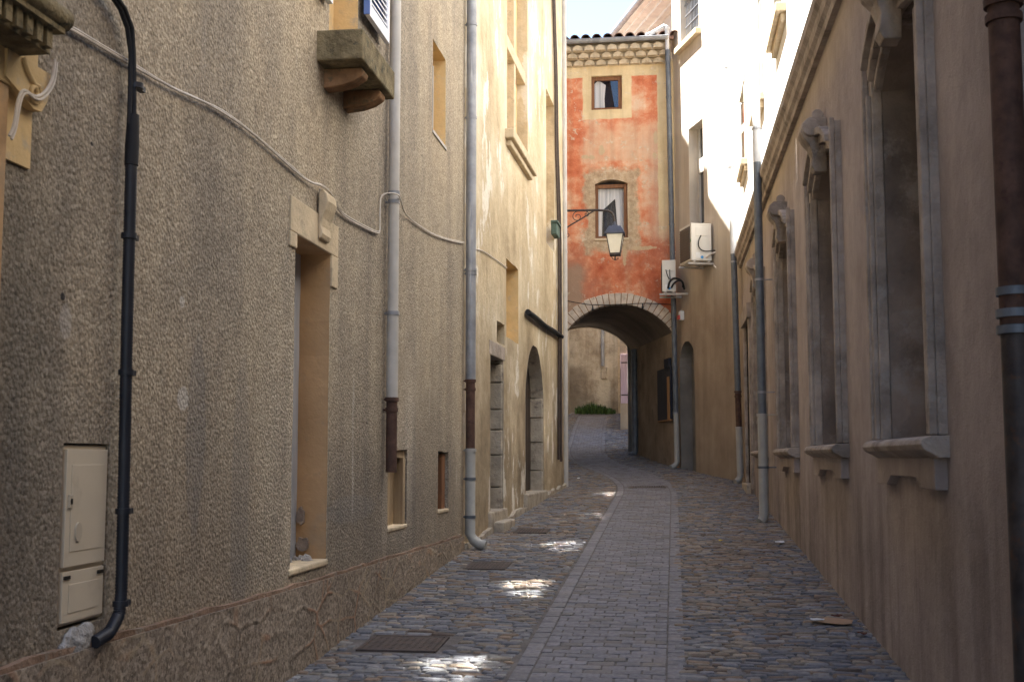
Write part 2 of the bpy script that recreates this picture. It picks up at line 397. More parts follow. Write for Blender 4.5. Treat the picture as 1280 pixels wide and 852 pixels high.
    MAT["lamp_blue"] = simple("lamp_blue", (0.05, 0.058, 0.085), 0.5, 0.45, 0.3, 0.2, 8)
    MAT["lamp_glass"] = simple("lamp_glass", (0.74, 0.69, 0.55), 0.35, 0.5, 0, 0.08, 8)
    # wood
    def wood(name, a, b, sc=(14, 14, 1.2)):
        m = M(name, 0.75, 0.25)
        m.color(m.ramp(m.noise(1.0, 5, 0.6, m.vec(sc)), [(0.3, a), (0.7, b)]))
        m.bump(m.noise(1.0, 5, 0.6, m.vec(tuple(v * 3 for v in sc))), 0.004)
        MAT[name] = m.m
    wood("old_board", (0.20, 0.14, 0.085), (0.38, 0.28, 0.17))
    wood("window_wood", (0.15, 0.07, 0.035), (0.27, 0.13, 0.065))
    wood("dark_door", (0.035, 0.026, 0.02), (0.075, 0.055, 0.042))
    wood("ochre_wood", (0.34, 0.17, 0.07), (0.46, 0.26, 0.12))
    wood("greywhite_wood", (0.36, 0.38, 0.42), (0.52, 0.53, 0.55))
    wood("navy_shutter", (0.022, 0.025, 0.038), (0.042, 0.046, 0.062))
    wood("lilac_shutter", (0.40, 0.29, 0.34), (0.52, 0.39, 0.44))
    MAT["white_shutter"] = simple("white_shutter", (0.72, 0.74, 0.80), 0.6, 0.3, 0, 0.06, 8)
    MAT["blue_shutter"] = simple("blue_shutter", (0.10, 0.17, 0.42), 0.6, 0.3, 0, 0.15, 8)
    # glass
    m = M("window_glass", 0.12, 0.5)
    m.color((0.03, 0.035, 0.04))
    m.b.inputs["IOR"].default_value = 1.9
    MAT["glass"] = m.m
    m = M("reflector_glass", 0.054, 0.5)          # mirror finish added so the panes throw sun patches onto the street
    m.color((0.62, 0.63, 0.62))
    m.b.inputs["Metallic"].default_value = 1.0
    MAT["reflector_glass"] = m.m
    m = M("pane_reflection", 0.9, 0.1)  # pale panel colour standing in for reflections in the red house panes
    c = m.ramp(m.noise(1.0, 3, 0.5, m.vec((16, 16, 0.4))), [(0.35, (0.40, 0.41, 0.43)), (0.6, (0.72, 0.72, 0.72))])
    m.color(c)
    MAT["pane_reflection"] = m.m
    MAT["dark_room"] = simple("dark_room", (0.025, 0.03, 0.045), 0.9, 0.1)
    # roof tiles
    m = M("roof_tile", 0.9, 0.2)
    c = m.ramp(m.noise(6, 5, 0.65), [(0.3, (0.10, 0.06, 0.045)), (0.55, (0.22, 0.125, 0.09)), (0.75, (0.36, 0.26, 0.19))])
    c = m.mix(m.step(m.noise(11, 5, 0.7), 0.55, 0.66), c, (0.12, 0.11, 0.085))
    m.color(c)
    m.bump(m.noise(40, 4), 0.004)
    MAT["roof_tile"] = m.m
    MAT["genoise"] = simple("genoise", (0.52, 0.43, 0.30), 0.92, 0.2, 0, 0.22, 5, 0.006, 30, (0.34, 0.26, 0.17))

    # paving: colour is per stone
    def paving(name, rough, bscale, bdist):
        m = M(name, rough, 0.35)
        a = m.attr("Col")
        sp = m.ramp(m.noise(28, 5, 0.65), [(0.3, (0.66, 0.66, 0.68)), (0.7, (1.22, 1.2, 1.15))])
        c = m.mix(1.0, a, sp, 'MULTIPLY')
        du = m.step(m.noise(2.4, 6, 0.7), 0.54, 0.70)
        c = m.mix(m.math('MULTIPLY', du, 0.35), c, (0.26, 0.215, 0.16))
        m.color(c)
        m.bump(m.noise(bscale, 4, 0.6), bdist)
        MAT[name] = m.m
    paving("cobble", 0.72, 34, 0.010)
    paving("sett", 0.75, 60, 0.004)
    MAT["bed"] = simple("street_mortar", (0.15, 0.135, 0.125), 0.95, 0.15, 0, 0.35, 7, 0.012, 40)
    MAT["earth"] = simple("earth", (0.20, 0.17, 0.13), 0.95, 0.15, 0, 0.3, 1.0, 0.02, 10)
    m = M("grass_blade", 0.7, 0.25)
    m.color(m.ramp(m.noise(7, 3), [(0.35, (0.035, 0.075, 0.02)), (0.65, (0.10, 0.17, 0.045))]))
    MAT["grass"] = m.m
    MAT["cardboard"] = simple("cardboard", (0.40, 0.26, 0.16), 0.9, 0.2, 0, 0.1, 10)
    MAT["paper"] = simple("paper", (0.70, 0.70, 0.70), 0.9, 0.2, 0, 0.05, 10)
    MAT["dry_leaf"] = simple("dry_leaf", (0.10, 0.035, 0.02), 0.8, 0.2, 0, 0.3, 20)
    MAT["yellow_bit"] = simple("yellow_bit", (0.62, 0.45, 0.10), 0.8, 0.2, 0, 0.1, 20)
build_materials()

# ------------------------------------------------------------------ building helpers
ORG = {}
class MB:
    def __init__(s):
        s.v = []; s.f = []; s.c = []
    def add(s, vs_, fs):
        o = len(s.v)
        s.v += [tuple(v) for v in vs_]
        s.f += [tuple(i + o for i in f) for f in fs]
    def quad(s, *p):
        s.add(p, [tuple(range(len(p)))])
    def hexa(s, p):
        s.add(p, [(0, 3, 2, 1), (4, 5, 6, 7), (0, 1, 5, 4), (1, 2, 6, 5), (2, 3, 7, 6), (3, 0, 4, 7)])
    def box(s, x0, x1, y0, y1, z0, z1):
        s.hexa([(x0, y0, z0), (x1, y0, z0), (x1, y1, z0), (x0, y1, z0), (x0, y0, z1), (x1, y0, z1), (x1, y1, z1), (x0, y1, z1)])
    def tube(s, path, r, seg=10, caps=True):
        path = [Vector(p) for p in path]
        n = len(path)
        rr = r if isinstance(r, (list, tuple)) else [r] * n
        rings = []
        up = None
        for i, p in enumerate(path):
            t = (path[min(i + 1, n - 1)] - path[max(i - 1, 0)]).normalized()
            if up is None:
                up = Vector((0, 0, 1)) if abs(t.z) < 0.9 else Vector((1, 0, 0))
            a = t.cross(up)
            if a.length < 1e-4:
                a = t.cross(Vector((0, 1, 0)))
            a.normalize()
            b = a.cross(t).normalized()
            up = b
            rings.append([p + (a * math.cos(2 * math.pi * k / seg) + b * math.sin(2 * math.pi * k / seg)) * rr[i] for k in range(seg)])
        fs = []
        for i in range(n - 1):
            for k in range(seg):
                k2 = (k + 1) % seg
                fs.append((i * seg + k, i * seg + k2, (i + 1) * seg + k2, (i + 1) * seg + k))
        if caps:
            fs.append(tuple(range(seg))[::-1])
            fs.append(tuple((n - 1) * seg + k for k in range(seg)))
        s.add([v for q in rings for v in q], fs)
    def prism(s, poly, fn, d0, d1, caps=True):
        """poly: list of (u, z) in a frame; fn(u, z, d) gives a point; solid from d0 to d1"""
        n = len(poly)
        a = [fn(u, z, d0) for u, z in poly]
        b = [fn(u, z, d1) for u, z in poly]
        fs = [(i, (i + 1) % n, n + (i + 1) % n, n + i) for i in range(n)]
        if caps:
            tri = tessellate_polygon([[Vector((u, z, 0)) for u, z in poly]])
            fs += [tuple(t) for t in tri] + [tuple(n + i for i in t) for t in tri]
        s.add(a + b, fs)
    def build(s, name, mat, parent=None, smooth=False, bevel=0.0, origin=None, angle=40):
        me = bpy.data.meshes.new(name)
        po = ORG[parent.name] if parent else Vector((0, 0, 0))
        if parent:
            base = po
        else:
            if origin is None:
                xs = [v[0] for v in s.v]; ys = [v[1] for v in s.v]; zs = [v[2] for v in s.v]
                origin = ((min(xs) + max(xs)) / 2, (min(ys) + max(ys)) / 2, min(zs))
            base = Vector(origin)
        me.from_pydata([tuple(Vector(v) - base) for v in s.v], [], s.f)
        bm = bmesh.new(); bm.from_mesh(me)
        bmesh.ops.recalc_face_normals(bm, faces=bm.faces)
        bm.to_mesh(me); bm.free()
        if s.c:
            at = me.color_attributes.new("Col", 'FLOAT_COLOR', 'POINT')
            flat = []
            for c in s.c:
                flat += [c[0], c[1], c[2], 1.0]
            at.data.foreach_set("color", flat)
        if smooth:
            me.polygons.foreach_set("use_smooth", [True] * len(me.polygons))
            if smooth != 'all':
                me.set_sharp_from_angle(angle=R(angle))
        me.materials.append(MAT[mat])
        o = bpy.data.objects.new(name, me)
        col.objects.link(o)
        if parent:
            o.parent = parent
        else:
            o.location = base
        ORG[o.name] = base
        if bevel:
            b = o.modifiers.new("bevel", 'BEVEL')
            b.width = bevel; b.segments = 2; b.limit_method = 'ANGLE'; b.angle_limit = R(35)
        return o

def tag(o, label=None, cat=None, group=None, kind=None):
    if label: o["label"] = label
    if cat: o["category"] = cat
    if group: o["group"] = group
    if kind: o["kind"] = kind
    return o

def thing(name, loc, label, cat, group=None):
    o = bpy.data.objects.new(name, None)
    o.empty_display_size = 0.2
    col.objects.link(o)
    o.location = loc
    ORG[o.name] = Vector(loc)
    return tag(o, label, cat, group)

class Frame:
    """a vertical wall plane: u along the wall, z up, d out towards the street"""
    def __init__(s, a, b, n):
        s.a = a
        L = math.hypot(b[0] - a[0], b[1] - a[1])
        s.L = L
        s.t = ((b[0] - a[0]) / L, (b[1] - a[1]) / L)
        m = math.hypot(*n)
        s.n = (n[0] / m, n[1] / m)
    def __call__(s, u, z, d=0.0):
        return (s.a[0] + s.t[0] * u + s.n[0] * d, s.a[1] + s.t[1] * u + s.n[1] * d, z)
    def uy(s, y):
        return (y - s.a[1]) / s.t[1]
    def box(s, mb, u0, u1, z0, z1, d0, d1):
        mb.hexa([s(u0, z0, d0), s(u1, z0, d0), s(u1, z0, d1), s(u0, z0, d1), s(u0, z1, d0), s(u1, z1, d0), s(u1, z1, d1), s(u0, z1, d1)])

def rect(u0, u1, z0, z1):
    return [(u0, z0), (u1, z0), (u1, z1), (u0, z1)]
def arch(u0, u1, z0, zs, rise, n=14):
    h = (u1 - u0) / 2
    r = (h * h + rise * rise) / (2 * rise)
    c = (u0 + u1) / 2
    a = math.asin(min(1, h / r))
    if rise > h: a = math.pi - a
    pts = [(u0, z0), (u1, z0)]
    for i in range(n + 1):
        t = a - 2 * a * i / n
        pts.append((c + r * math.sin(t), zs + rise - r + r * math.cos(t)))
    return pts
def rough_poly(poly, amp=0.01, step=0.16, seed=1):
    rg = random.Random(seed)
    out = []
    n = len(poly)
    for i in range(n):
        a, b = poly[i], poly[(i + 1) % n]
        L = math.hypot(b[0] - a[0], b[1] - a[1])
        k = max(1, int(L / step))
        for j in range(k):
            t = j / k
            out.append((a[0] + (b[0] - a[0]) * t + rg.uniform(-amp, amp), a[1] + (b[1] - a[1]) * t + rg.uniform(-amp, amp)))
    return out
def wall_face(mb, fr, outer, holes, d=0.0):
    loops = [outer] + holes
    tri = tessellate_polygon([[Vector((u, z, 0)) for u, z in lp] for lp in loops])
    pts = [p for lp in loops for p in lp]
    mb.add([fr(u, z, d) for u, z in pts], [tuple(t) for t in tri])
def reveal(mb, fr, poly, d0, d1):
    n = len(poly)
    mb.add([fr(u, z, d0) for u, z in poly] + [fr(u, z, d1) for u, z in poly], [(i, (i + 1) % n, n + (i + 1) % n, n + i) for i in range(n)])
def sheet(mb, fr, poly, d):
    wall_face(mb, fr, poly, [], d)

def interp(tab, v):
    if v <= tab[0][0]: return tab[0][1]
    for (a, p), (b, q) in zip(tab, tab[1:]):
        if v <= b:
            t = (v - a) / (b - a)
            return p + (q - p) * t
    return tab[-1][1]
GZ = [(-60, -3.0), (0, 0.0), (19.5, 0.975), (21.5, 1.08), (24, 1.235), (26, 1.39), (28, 1.52), (30.5, 1.74), (33, 2.04), (40, 2.98), (44, 3.4), (140, 6.0)]
def gz(x, y):
    z = (interp(GZ, y - 0.5) + interp(GZ, y) + interp(GZ, y + 0.5)) / 3
    if 19 < y < 30:                     # left gutter sits a little lower where the street bends
        t = min(1, (y - 19) / 2.5) * min(1, (30 - y) / 3)
        z += -0.03 * t * max(0, min(1, (-0.4 - x) / 1.5))
    return z

# ------------------------------------------------------------------ ground and street
def ground_sheet():
    mb = MB()
    xs = [-150, -60, -25, -12, -6, -3, -1, 1, 3, 6, 12, 25, 60, 150]
    ys = [-150, -60, -30, -10, 0, 5, 10, 15, 19, 21, 23, 25, 27, 29, 31, 33, 36, 40, 44, 60, 100, 250]
    for y in ys:
        for x in xs:
            mb.v.append((x, y, gz(x, y) - 0.05))
    w = len(xs)
    for j in range(len(ys) - 1):
        for i in range(w - 1):
            a = j * w + i
            mb.f.append((a, a + 1, a + w + 1, a + w))
    tag(mb.build("ground", "earth"), kind="structure")
ground_sheet()

XL = [(-8, -2.3), (14, -2.28), (22, -2.06), (22.3, -2.45), (26, -2.45), (30.5, -3.5), (31, -3.5), (42, -3.5)]
XRT = [(-8, 1.36), (22.3, 1.36), (26, 0.16), (30.5, -0.92), (31, -1.0), (36, -1.0), (42, -1.2)]
XC = [(-8, -0.455), (21.0, -0.44), (23, -0.60), (24.6, -0.92), (26, -1.30), (28, -1.85), (30, -2.2), (36, -2.5), (42, -2.7)]
def xc(y):
    return (interp(XC, y - 1) + interp(XC, y) + interp(XC, y + 1)) / 3
HALF = 0.505

def street_bed():
    mb = MB()
    ys = [-8 + 0.5 * i for i in range(100)]
    n = 0
    for y in ys:
        l, r = interp(XL, y), interp(XRT, y)
        for k in range(9):
            x = l + (r - l) * k / 8
            mb.v.append((x, y, gz(x, y) - 0.001))
    for j in range(len(ys) - 1):
        for k in range(8):
            a = j * 9 + k
            mb.f.append((a, a + 1, a + 10, a + 9))
    tag(mb.build("street_bed", "bed", smooth='all'), kind="structure")
street_bed()

def add_stone(mb, cx, cyy, lx, ly, rot, h, colr, rg, flat=False):
    """one paving stone: rounded outline, domed (cobble) or flat (sett) top"""
    ca, sa = math.cos(rot), math.sin(rot)
    if flat:
        rings = [(1.0, -0.012), (0.985, h * 0.7), (0.93, h)]
        corner = 0.93
    else:
        rings = [(1.0, -0.016), (0.93, h * 0.6), (0.70, h)]
        corner = 0.86
    base = []
    for sx, sy in ((-1, -1), (1, -1), (1, 1), (-1, 1)):
        for q in ((corner, 1.0), (1.0, corner)):
            if (sx * sy) > 0: q = q if sx < 0 else q
            base.append((sx * q[0], sy * q[1]))
    # order round the outline
    base.sort(key=lambda p: math.atan2(p[1], p[0]))
    jit = [(1 + rg.uniform(-0.10, 0.04) * (0.25 if flat else 1)) for _ in base]
    tilt = (rg.uniform(-1, 1), rg.uniform(-1, 1))
    tk = (0.02 if flat else 0.07)
    o = len(mb.v)
    nb = len(base)
    gz0 = gz(cx, cyy)
    sl = (gz(cx, cyy + 0.2) - gz(cx, cyy - 0.2)) / 0.4
    for sc, zz in rings:
        for (bx, by), j in zip(base, jit):
            x = bx * lx / 2 * sc * j
            y = by * ly / 2 * sc * j
            X = cx + x * ca - y * sa
            Y = cyy + x * sa + y * ca
            mb.v.append((X, Y, gz0 + sl * (Y - cyy) + zz + (tilt[0] * x + tilt[1] * y) * tk))
            mb.c.append(colr)
    for r in range(2):
        for k in range(nb):
            k2 = (k + 1) % nb
            mb.f.append((o + r * nb + k, o + r * nb + k2, o + (r + 1) * nb + k2, o + (r + 1) * nb + k))
    mb.f.append(tuple(o + 2 * nb + k for k in range(nb)))

COVERS = [(-2.02, -1.5, 7.58, 8.06), (-1.97, -1.57, 11.22, 11.72), (-1.9, -1.5, 14.25, 14.7), (-0.78, -0.14, 21.42, 21.72)]
def in_cover(x, y, m=0.03):
    return any(a - m < x < b + m and c - m < y < d + m for a, b, c, d in COVERS)

def cobbles():
    rg = random.Random(3)
    mb = MB()
    pal = [(0.165, 0.168, 0.186), (0.19, 0.19, 0.20), (0.225, 0.218, 0.212), (0.135, 0.136, 0.150), (0.235, 0.17, 0.12), (0.215, 0.18, 0.14), (0.27, 0.225, 0.175), (0.165, 0.12, 0.09)]
    y = 3.0
    while y < 41.0:
        d = rg.uniform(0.046, 0.080) if y < 24 else rg.uniform(0.07, 0.11)
        c = xc(y)
        for a, b in ((interp(XL, y), c - HALF - 0.015), (c + HALF + 0.015, interp(XRT, y))):
            if b - a < 0.05: continue
            x = a + rg.uniform(-0.1, 0)
            while x < b:
                w = min(rg.choice((0.07, 0.10, 0.13, 0.16, 0.20)) * rg.uniform(0.85, 1.15), b - x)
                if w < 0.04: break
                cx_, cy_ = x + w / 2, y + d / 2
                if not in_cover(cx_, cy_, 0.02 + w * 0.25):
                    warm = 0.5 + 0.5 * math.sin(cx_ * 1.9 + 1.2 * math.sin(cy_ * 0.7)) * math.cos(cy_ * 0.45 + 0.8)
                    warm = 0.22 + 0.5 * warm + (0.2 if 9 < y < 24 else 0.0)
                    k = pal[rg.randrange(4, 8)] if rg.random() < warm * 0.75 else pal[rg.randrange(0, 4)]
                    f = rg.uniform(0.70, 1.18)
                    add_stone(mb, cx_, cy_ + rg.uniform(-0.008, 0.008), w - 0.008, d - 0.004, rg.uniform(-0.06, 0.06), rg.uniform(0.003, 0.013), tuple(v * f for v in k), rg)
                x += w
        y += d
    o = mb.build("cobblestone_paving", "cobble", smooth='all')
    tag(o, kind="structure")
cobbles()

def setts():
    rg = random.Random(5)
    mb = MB()
    y = 3.0
    row = 0
    rw = 0.108
    def slope(yy):
        return math.atan2(xc(yy + 0.3) - xc(yy - 0.3), 0.6)
    while y < 40.0:
        c = xc(y)
        inner = HALF - 0.115
        xs0 = c - inner
        n = 5
        w = 2 * inner / n
        off = w * 0.5 * (row % 2)
        x = xs0
        edges = [xs0]
        k = 1 if row % 2 == 0 else 0
        while True:
            nx = xs0 + (w * k if row % 2 == 0 else w * (k + 0.5)) + rg.uniform(-0.018, 0.018)
            k += 1
            if nx > c + inner - 0.05: break
            edges.append(nx)
        edges.append(c + inner)
        rot = -slope(y) * 0.7
        for a, b in zip(edges, edges[1:]):
            mx, my = (a + b) / 2, y + rw / 2
            if not in_cover(mx, my, 0.04):
                f = rg.uniform(0.84, 1.16)
                base = (0.198, 0.193, 0.208) if rg.random() < 0.85 else (0.175, 0.162, 0.156)
                add_stone(mb, mx, my + (mx - c) * rot * 0.6, b - a - rg.uniform(0.003, 0.013), rw - rg.uniform(0.003, 0.012), rot + rg.uniform(-0.015, 0.015), rg.uniform(0.002, 0.007), tuple(v * f for v in base), rg, True)
        y += rw
        row += 1
    # border courses
    for sd in (-1, 1):
        y = 3.0
        while y < 40.0:
            L = rg.uniform(0.17, 0.23) if sd < 0 else rg.uniform(0.10, 0.13)
            c = xc(y + L / 2) + sd * (HALF - 0.057)
            f = rg.uniform(0.88, 1.14)
            if not in_cover(c, y + L / 2, 0.02):
                add_stone(mb, c, y + L / 2, 0.104, L - 0.010, -slope(y + L / 2), rg.uniform(0.004, 0.008), tuple(v * f for v in (0.200, 0.195, 0.206)), rg, True)
            y += L
    tag(mb.build("paved_strip", "sett", smooth=True, angle=35), kind="structure")
setts()

# ------------------------------------------------------------------ grey building, left foreground
GB = Frame((-2.22, 0), (-2.22, 10), (1, 0))
G0, G1, GTOP = -8.0, 12.63, 13.1
def shell(mb, xa, xb, ya, yb, z0, z1):
    """back, ends and top of a building mass (the street face is built apart)"""
    mb.quad((xa, ya, z0), (xa, yb, z0), (xa, yb, z1), (xa, ya, z1))
    mb.quad((xa, ya, z0), (xb, ya, z0), (xb, ya, z1), (xa, ya, z1))
    mb.quad((xa, yb, z0), (xb, yb, z0), (xb, yb, z1), (xa, yb, z1))

def eaves_roof(mb, xa, xb, ya, yb, z, over, pitch_up=1.0):
    """two sloped slabs meeting at a ridge, overhanging on both sides"""
    xm = (xa + xb) / 2
    h = abs(xm - xa) * 0.28 * pitch_up
    for s, e in ((xa, -over if xa < xb else over), (xb, over if xb > xa else -over)):
        x0 = s + e
        zz = z - abs(over) * 0.28
        mb.hexa([(x0, ya, zz), (xm, ya, z + h), (xm, yb, z + h), (x0, yb, zz), (x0, ya, zz + 0.12), (xm, ya, z + h + 0.12), (xm, yb, z + h + 0.12), (x0, yb, zz + 0.12)])

def grey_building():
    t = thing("grey_building", (-2.22, 6, 0.3), "grey-brown roughcast building on the left with a tall niche and a balcony slab", "building")
    niche = rough_poly(rect(6.84, 7.57, 0.95, 2.93), 0.006, 0.22, 1)
    low1 = rough_poly(rect(9.24, 9.92, 1.05, 1.67), 0.008, 0.15, 2)
    low2 = rough_poly(rect(11.27, 11.80, 1.10, 1.66), 0.008, 0.15, 3)
    slot = rough_poly(rect(10.90, 11.55, 4.68, 5.57), 0.006, 0.2, 4)
    balc = rect(7.46, 8.18, 4.40, 6.7)
    door = rect(1.9, 3.5, 0.1, 2.58)
    meter = rect(4.165, 4.53, 0.975, 1.655)
    upper = [rect(10.6, 11.6, 8.0, 9.8), rect(7.4, 8.3, 8.6, 10.2), rect(2.4, 3.4, 5.0, 6.8), rect(-2.5, -1.5, 5.0, 6.8), rect(-6, -5, 5.0, 6.8), rect(-5.5, -4.4, 0.0, 2.2)]
    mb = MB()
    holes = [niche, low1, low2, slot, balc, door, meter] + upper
    wall_face(mb, GB, [(G0, -1.0), (G1, -0.2), (G1, GTOP), (G0, GTOP)], holes)
    for h in (meter, low1, low2): reveal(mb, GB, h, 0, -0.16)
    for h in upper: reveal(mb, GB, h, 0, -0.2)
    shell(mb, -10, -2.22, G0, G1, -1, GTOP)
    mb.build("wall", "roughcast", t)
    # plinth and brick line (u runs along the street)
    top = lambda y: interp([(-8, 0.95), (4.2, 0.89), (6.4, 0.85), (12.5, 0.78)], y)
    us = [G0 + (12.55 - G0) * i / 60 for i in range(61)]
    pl = MB()
    poly = [(u, top(u)) for u in us] + [(u, gz(-2.2, u) - 0.15) for u in reversed(us)]
    pl.prism(poly, GB, -0.02, 0.035)
    pl.build("plinth", "plinth", t)
    rg = random.Random(4)
    br = MB()
    us2 = [G0 + (12.4 - G0) * i / 140 for i in range(141)]
    poly = [(u, top(u) + 0.024 + rg.uniform(-0.009, 0.005)) for u in us2] + [(u, top(u) + 0.001) for u in reversed(us2)]
    br.prism(poly, GB, -0.02, 0.026)
    br.build("brick_course", "brick_line", t)
    # tall niche
    n = MB(); reveal(n, GB, niche, 0, -0.30)
    nr = n.build("niche", "ochre_reveal", t)
    n = MB(); sheet(n, GB, rect(6.8, 7.6, 0.9, 2.97), -0.20); 
    n.build("door_panel", "greywhite_wood", nr)
    n = MB()
    GB.box(n, 6.80, 7.585, 0.915, 0.957, -0.3, 0.012)
    n.build("sill", "stone_pale", nr, bevel=0.012)
    rg2 = random.Random(31)
    for cd, cz_, rd, rz in ((-0.165, 1.225, 0.030, 0.062), (-0.150, 1.045, 0.045, 0.050)):
        n = MB()
        pts = [(cd + rd * math.cos(k * math.pi / 6) * rg2.uniform(0.75, 1.15), cz_ + rz * math.sin(k * math.pi / 6) * rg2.uniform(0.75, 1.15)) for k in range(12)]
        n.prism(pts, lambda d_, z_, u_: GB(u_, z_, d_), 7.545, 7.575)
        n.build("exposed_stone", "stone_dark", nr)
    n = MB()
    for k in range(7):
        u_, d_, q = rg2.uniform(7.25, 7.52), rg2.uniform(-0.17, -0.06), rg2.uniform(0.012, 0.030)
        n.hexa([GB(u_ - q * rg2.uniform(.8, 1.4), 0.956, d_ - q), GB(u_ + q * rg2.uniform(.8, 1.4), 0.956, d_ - q), GB(u_ + q, 0.956, d_ + q), GB(u_ - q, 0.956, d_ + q),
                GB(u_ - q * .7, 0.957 + q * 1.2, d_ - q * .6), GB(u_ + q * .7, 0.957 + q * 1.5, d_ - q * .7), GB(u_ + q * .6, 0.957 + q, d_ + q * .6), GB(u_ - q * .6, 0.957 + q * 1.1, d_ + q * .5)])
    tag(n.build("rubble", "concrete_lump", nr, bevel=0.003), kind="stuff")
    n = MB()
    GB.box(n, 6.71, 7.72, 2.93, 3.14, -0.02, 0.012)
    GB.box(n, 6.71, 6.84, 2.84, 2.93, -0.02, 0.012)
    GB.box(n, 7.575, 7.72, 2.72, 2.93, -0.02, 0.012)
    n.build("lintel", "stone_pale", nr, bevel=0.006)
    n = MB()      # keystone: scroll bracket
    prof = [(0.012, 2.98), (0.03, 2.98), (0.042, 3.01), (0.032, 3.06), (0.040, 3.11), (0.062, 3.17), (0.074, 3.22), (0.066, 3.265), (0.042, 3.295), (0.012, 3.30)]
    a = [GB(7.24 + 0.02 * (3.42 - z), z, d) for d, z in prof]; b = [GB(7.47 - 0.05 * (3.42 - z), z, d) for d, z in prof]
    k = len(prof)
    n.add(a + b, [(i, (i + 1) % k, k + (i + 1) % k, k + i) for i in range(k)] + [tuple(range(k)), tuple(range(k, 2 * k))])
    n.build("keystone", "stone_pale", nr, bevel=0.008)
    # low windows
    n = MB(); sheet(n, GB, rect(9.2, 9.96, 1.0, 1.7), -0.09)
    lw = n.build("low_window", "old_board", t)
    n = MB()
    GB.box(n, 9.24, 9.92, 1.60, 1.665, -0.10, -0.02); GB.box(n, 9.82, 9.905, 1.05, 1.60, -0.10, -0.01)
    n.build("frame", "old_board", lw, bevel=0.004)
    n = MB(); GB.box(n, 9.235, 9.925, 1.02, 1.055, -0.1, 0.008); n.build("sill", "stone_pale", lw, bevel=0.01)
    n = MB(); sheet(n, GB, rect(11.2, 11.85, 1.05, 1.7), -0.14)
    lw = n.build("low_window", "dark_door", t)
    n = MB(); GB.box(n, 11.62, 11.78, 1.1, 1.64, -0.13, -0.03); n.build("frame", "window_wood", lw, bevel=0.004)
    n = MB(); GB.box(n, 11.265, 11.805, 1.07, 1.105, -0.1, 0.008); n.build("sill", "stone_pale", lw, bevel=0.01)
    # blind slot
    n = MB(); reveal(n, GB, slot, 0, -0.2); sheet(n, GB, rect(10.85, 11.6, 4.6, 5.62), -0.19)
    sl = n.build("blind_window", "ochre_pale", t)
    n = MB(); GB.box(n, 10.89, 11.57, 4.655, 4.685, -0.05, 0.012); GB.box(n, 10.885, 10.905, 4.69, 5.30, -0.05, 0.008)
    n.build("edging", "white_trim", sl)
    # balcony
    n = MB(); n.box(-2.24, -1.92, 7.2, 8.09, 4.115, 4.315)
    bal = n.build("balcony", "stone_mossy", t, bevel=0.012)
    for yb in (7.36, 7.83):
        n = MB()
        prof = [(-2.24, 4.113), (-1.97, 4.113), (-1.955, 4.09), (-1.965, 4.06), (-2.02, 4.025), (-2.10, 4.0), (-2.24, 3.985)]
        a = [(x, yb, z) for x, z in prof]; b = [(x, yb + 0.13, z) for x, z in prof]; k = len(prof)
        n.add(a + b, [(i, (i + 1) % k, k + (i + 1) % k, k + i) for i in range(k)] + [tuple(range(k)), tuple(range(k, 2 * k))])
        n.build("bracket", "terracotta_wood", bal, bevel=0.008)
    n = MB(); reveal(n, GB, balc, 0, -0.2); sheet(n, GB, rect(7.4, 8.2, 4.35, 6.75), -0.18)
    for zz in (5.0, 5.6): GB.box(n, 7.46, 8.18, zz, zz + 0.03, -0.18, -0.15)
    bw = n.build("balcony_window", "ochre_pale", t)
    def shutter(u0, u1, z0, z1, d):
        n = MB()
        w = 0.065
        GB.box(n, u0 + 0.004, u0 + w, z0, z1, d, d + 0.035); GB.box(n, u1 - w, u1, z0, z1, d, d + 0.035)
        for za in (z0, z0 + (z1 - z0) / 2, z1 - 0.09): GB.box(n, u0 + w, u1 - w, za, za + 0.09, d, d + 0.035)
        z = z0 + 0.11
        while z < z1 - 0.1:
            n.hexa([GB(u0 + w, z, d + 0.03), GB(u1 - w, z, d + 0.03), GB(u1 - w, z + 0.012, d + 0.032), GB(u0 + w, z + 0.012, d + 0.032),
                    GB(u0 + w, z + 0.035, d + 0.004), GB(u1 - w, z + 0.035, d + 0.004), GB(u1 - w, z + 0.047, d + 0.006), GB(u0 + w, z + 0.047, d + 0.006)])
            z += 0.046
        s = n.build("shutter", "white_shutter", bw)
        e = MB(); GB.box(e, u0 - 0.012, u0 + 0.002, z0, z1, d - 0.004, d + 0.04)
        GB.box(e, u0 + w, u1 - w, z0 + 0.05, z1 - 0.05, d - 0.006, d - 0.001)
        return s, e
    s1, e1 = shutter(8.20, 8.82, 4.79, 6.6, 0.045)
    s2, e2 = shutter(6.75, 7.36, 4.545, 6.5, 0.02)
    e1.v += []
    o = len(e1.v); e1.v += e2.v; e1.f += [tuple(i + o for i in f) for f in e2.f]
    e1.build("shutter_back", "blue_shutter", bw)
    # doorcase at the near end
    n = MB(); GB.box(n, 1.2, 3.83, 2.84, 3.12, -0.02, 0.035); 
    dc = n.build("doorcase", "ochre_pale", t, bevel=0.006)
    n = MB(); GB.box(n, 3.666, 3.845, 2.60, 2.84, -0.02, 0.010)
    n.build("frieze", "ochre_pale", dc)
    n = MB(); GB.box(n, 3.50, 3.665, 0.3, 2.84, -0.25, 0.028)
    n.build("jamb", "ochre_reveal", dc, bevel=0.006)
    n = MB(); GB.box(n, 1.9, 3.5, 0.1, 2.6, -0.22, -0.17); n.build("door", "dark_door", dc)
    n = MB()   # cornice: fluted lower course and a torus above
    GB.box(n, 1.2, 3.70, 2.955, 3.035, -0.02, 0.15)
    u = 1.22
    while u < 3.68:
        GB.box(n, u, u + 0.035, 2.965, 3.03, 0.15, 0.172)
        u += 0.062
    GB.box(n, 1.2, 3.72, 3.03, 3.05, -0.02, 0.19)
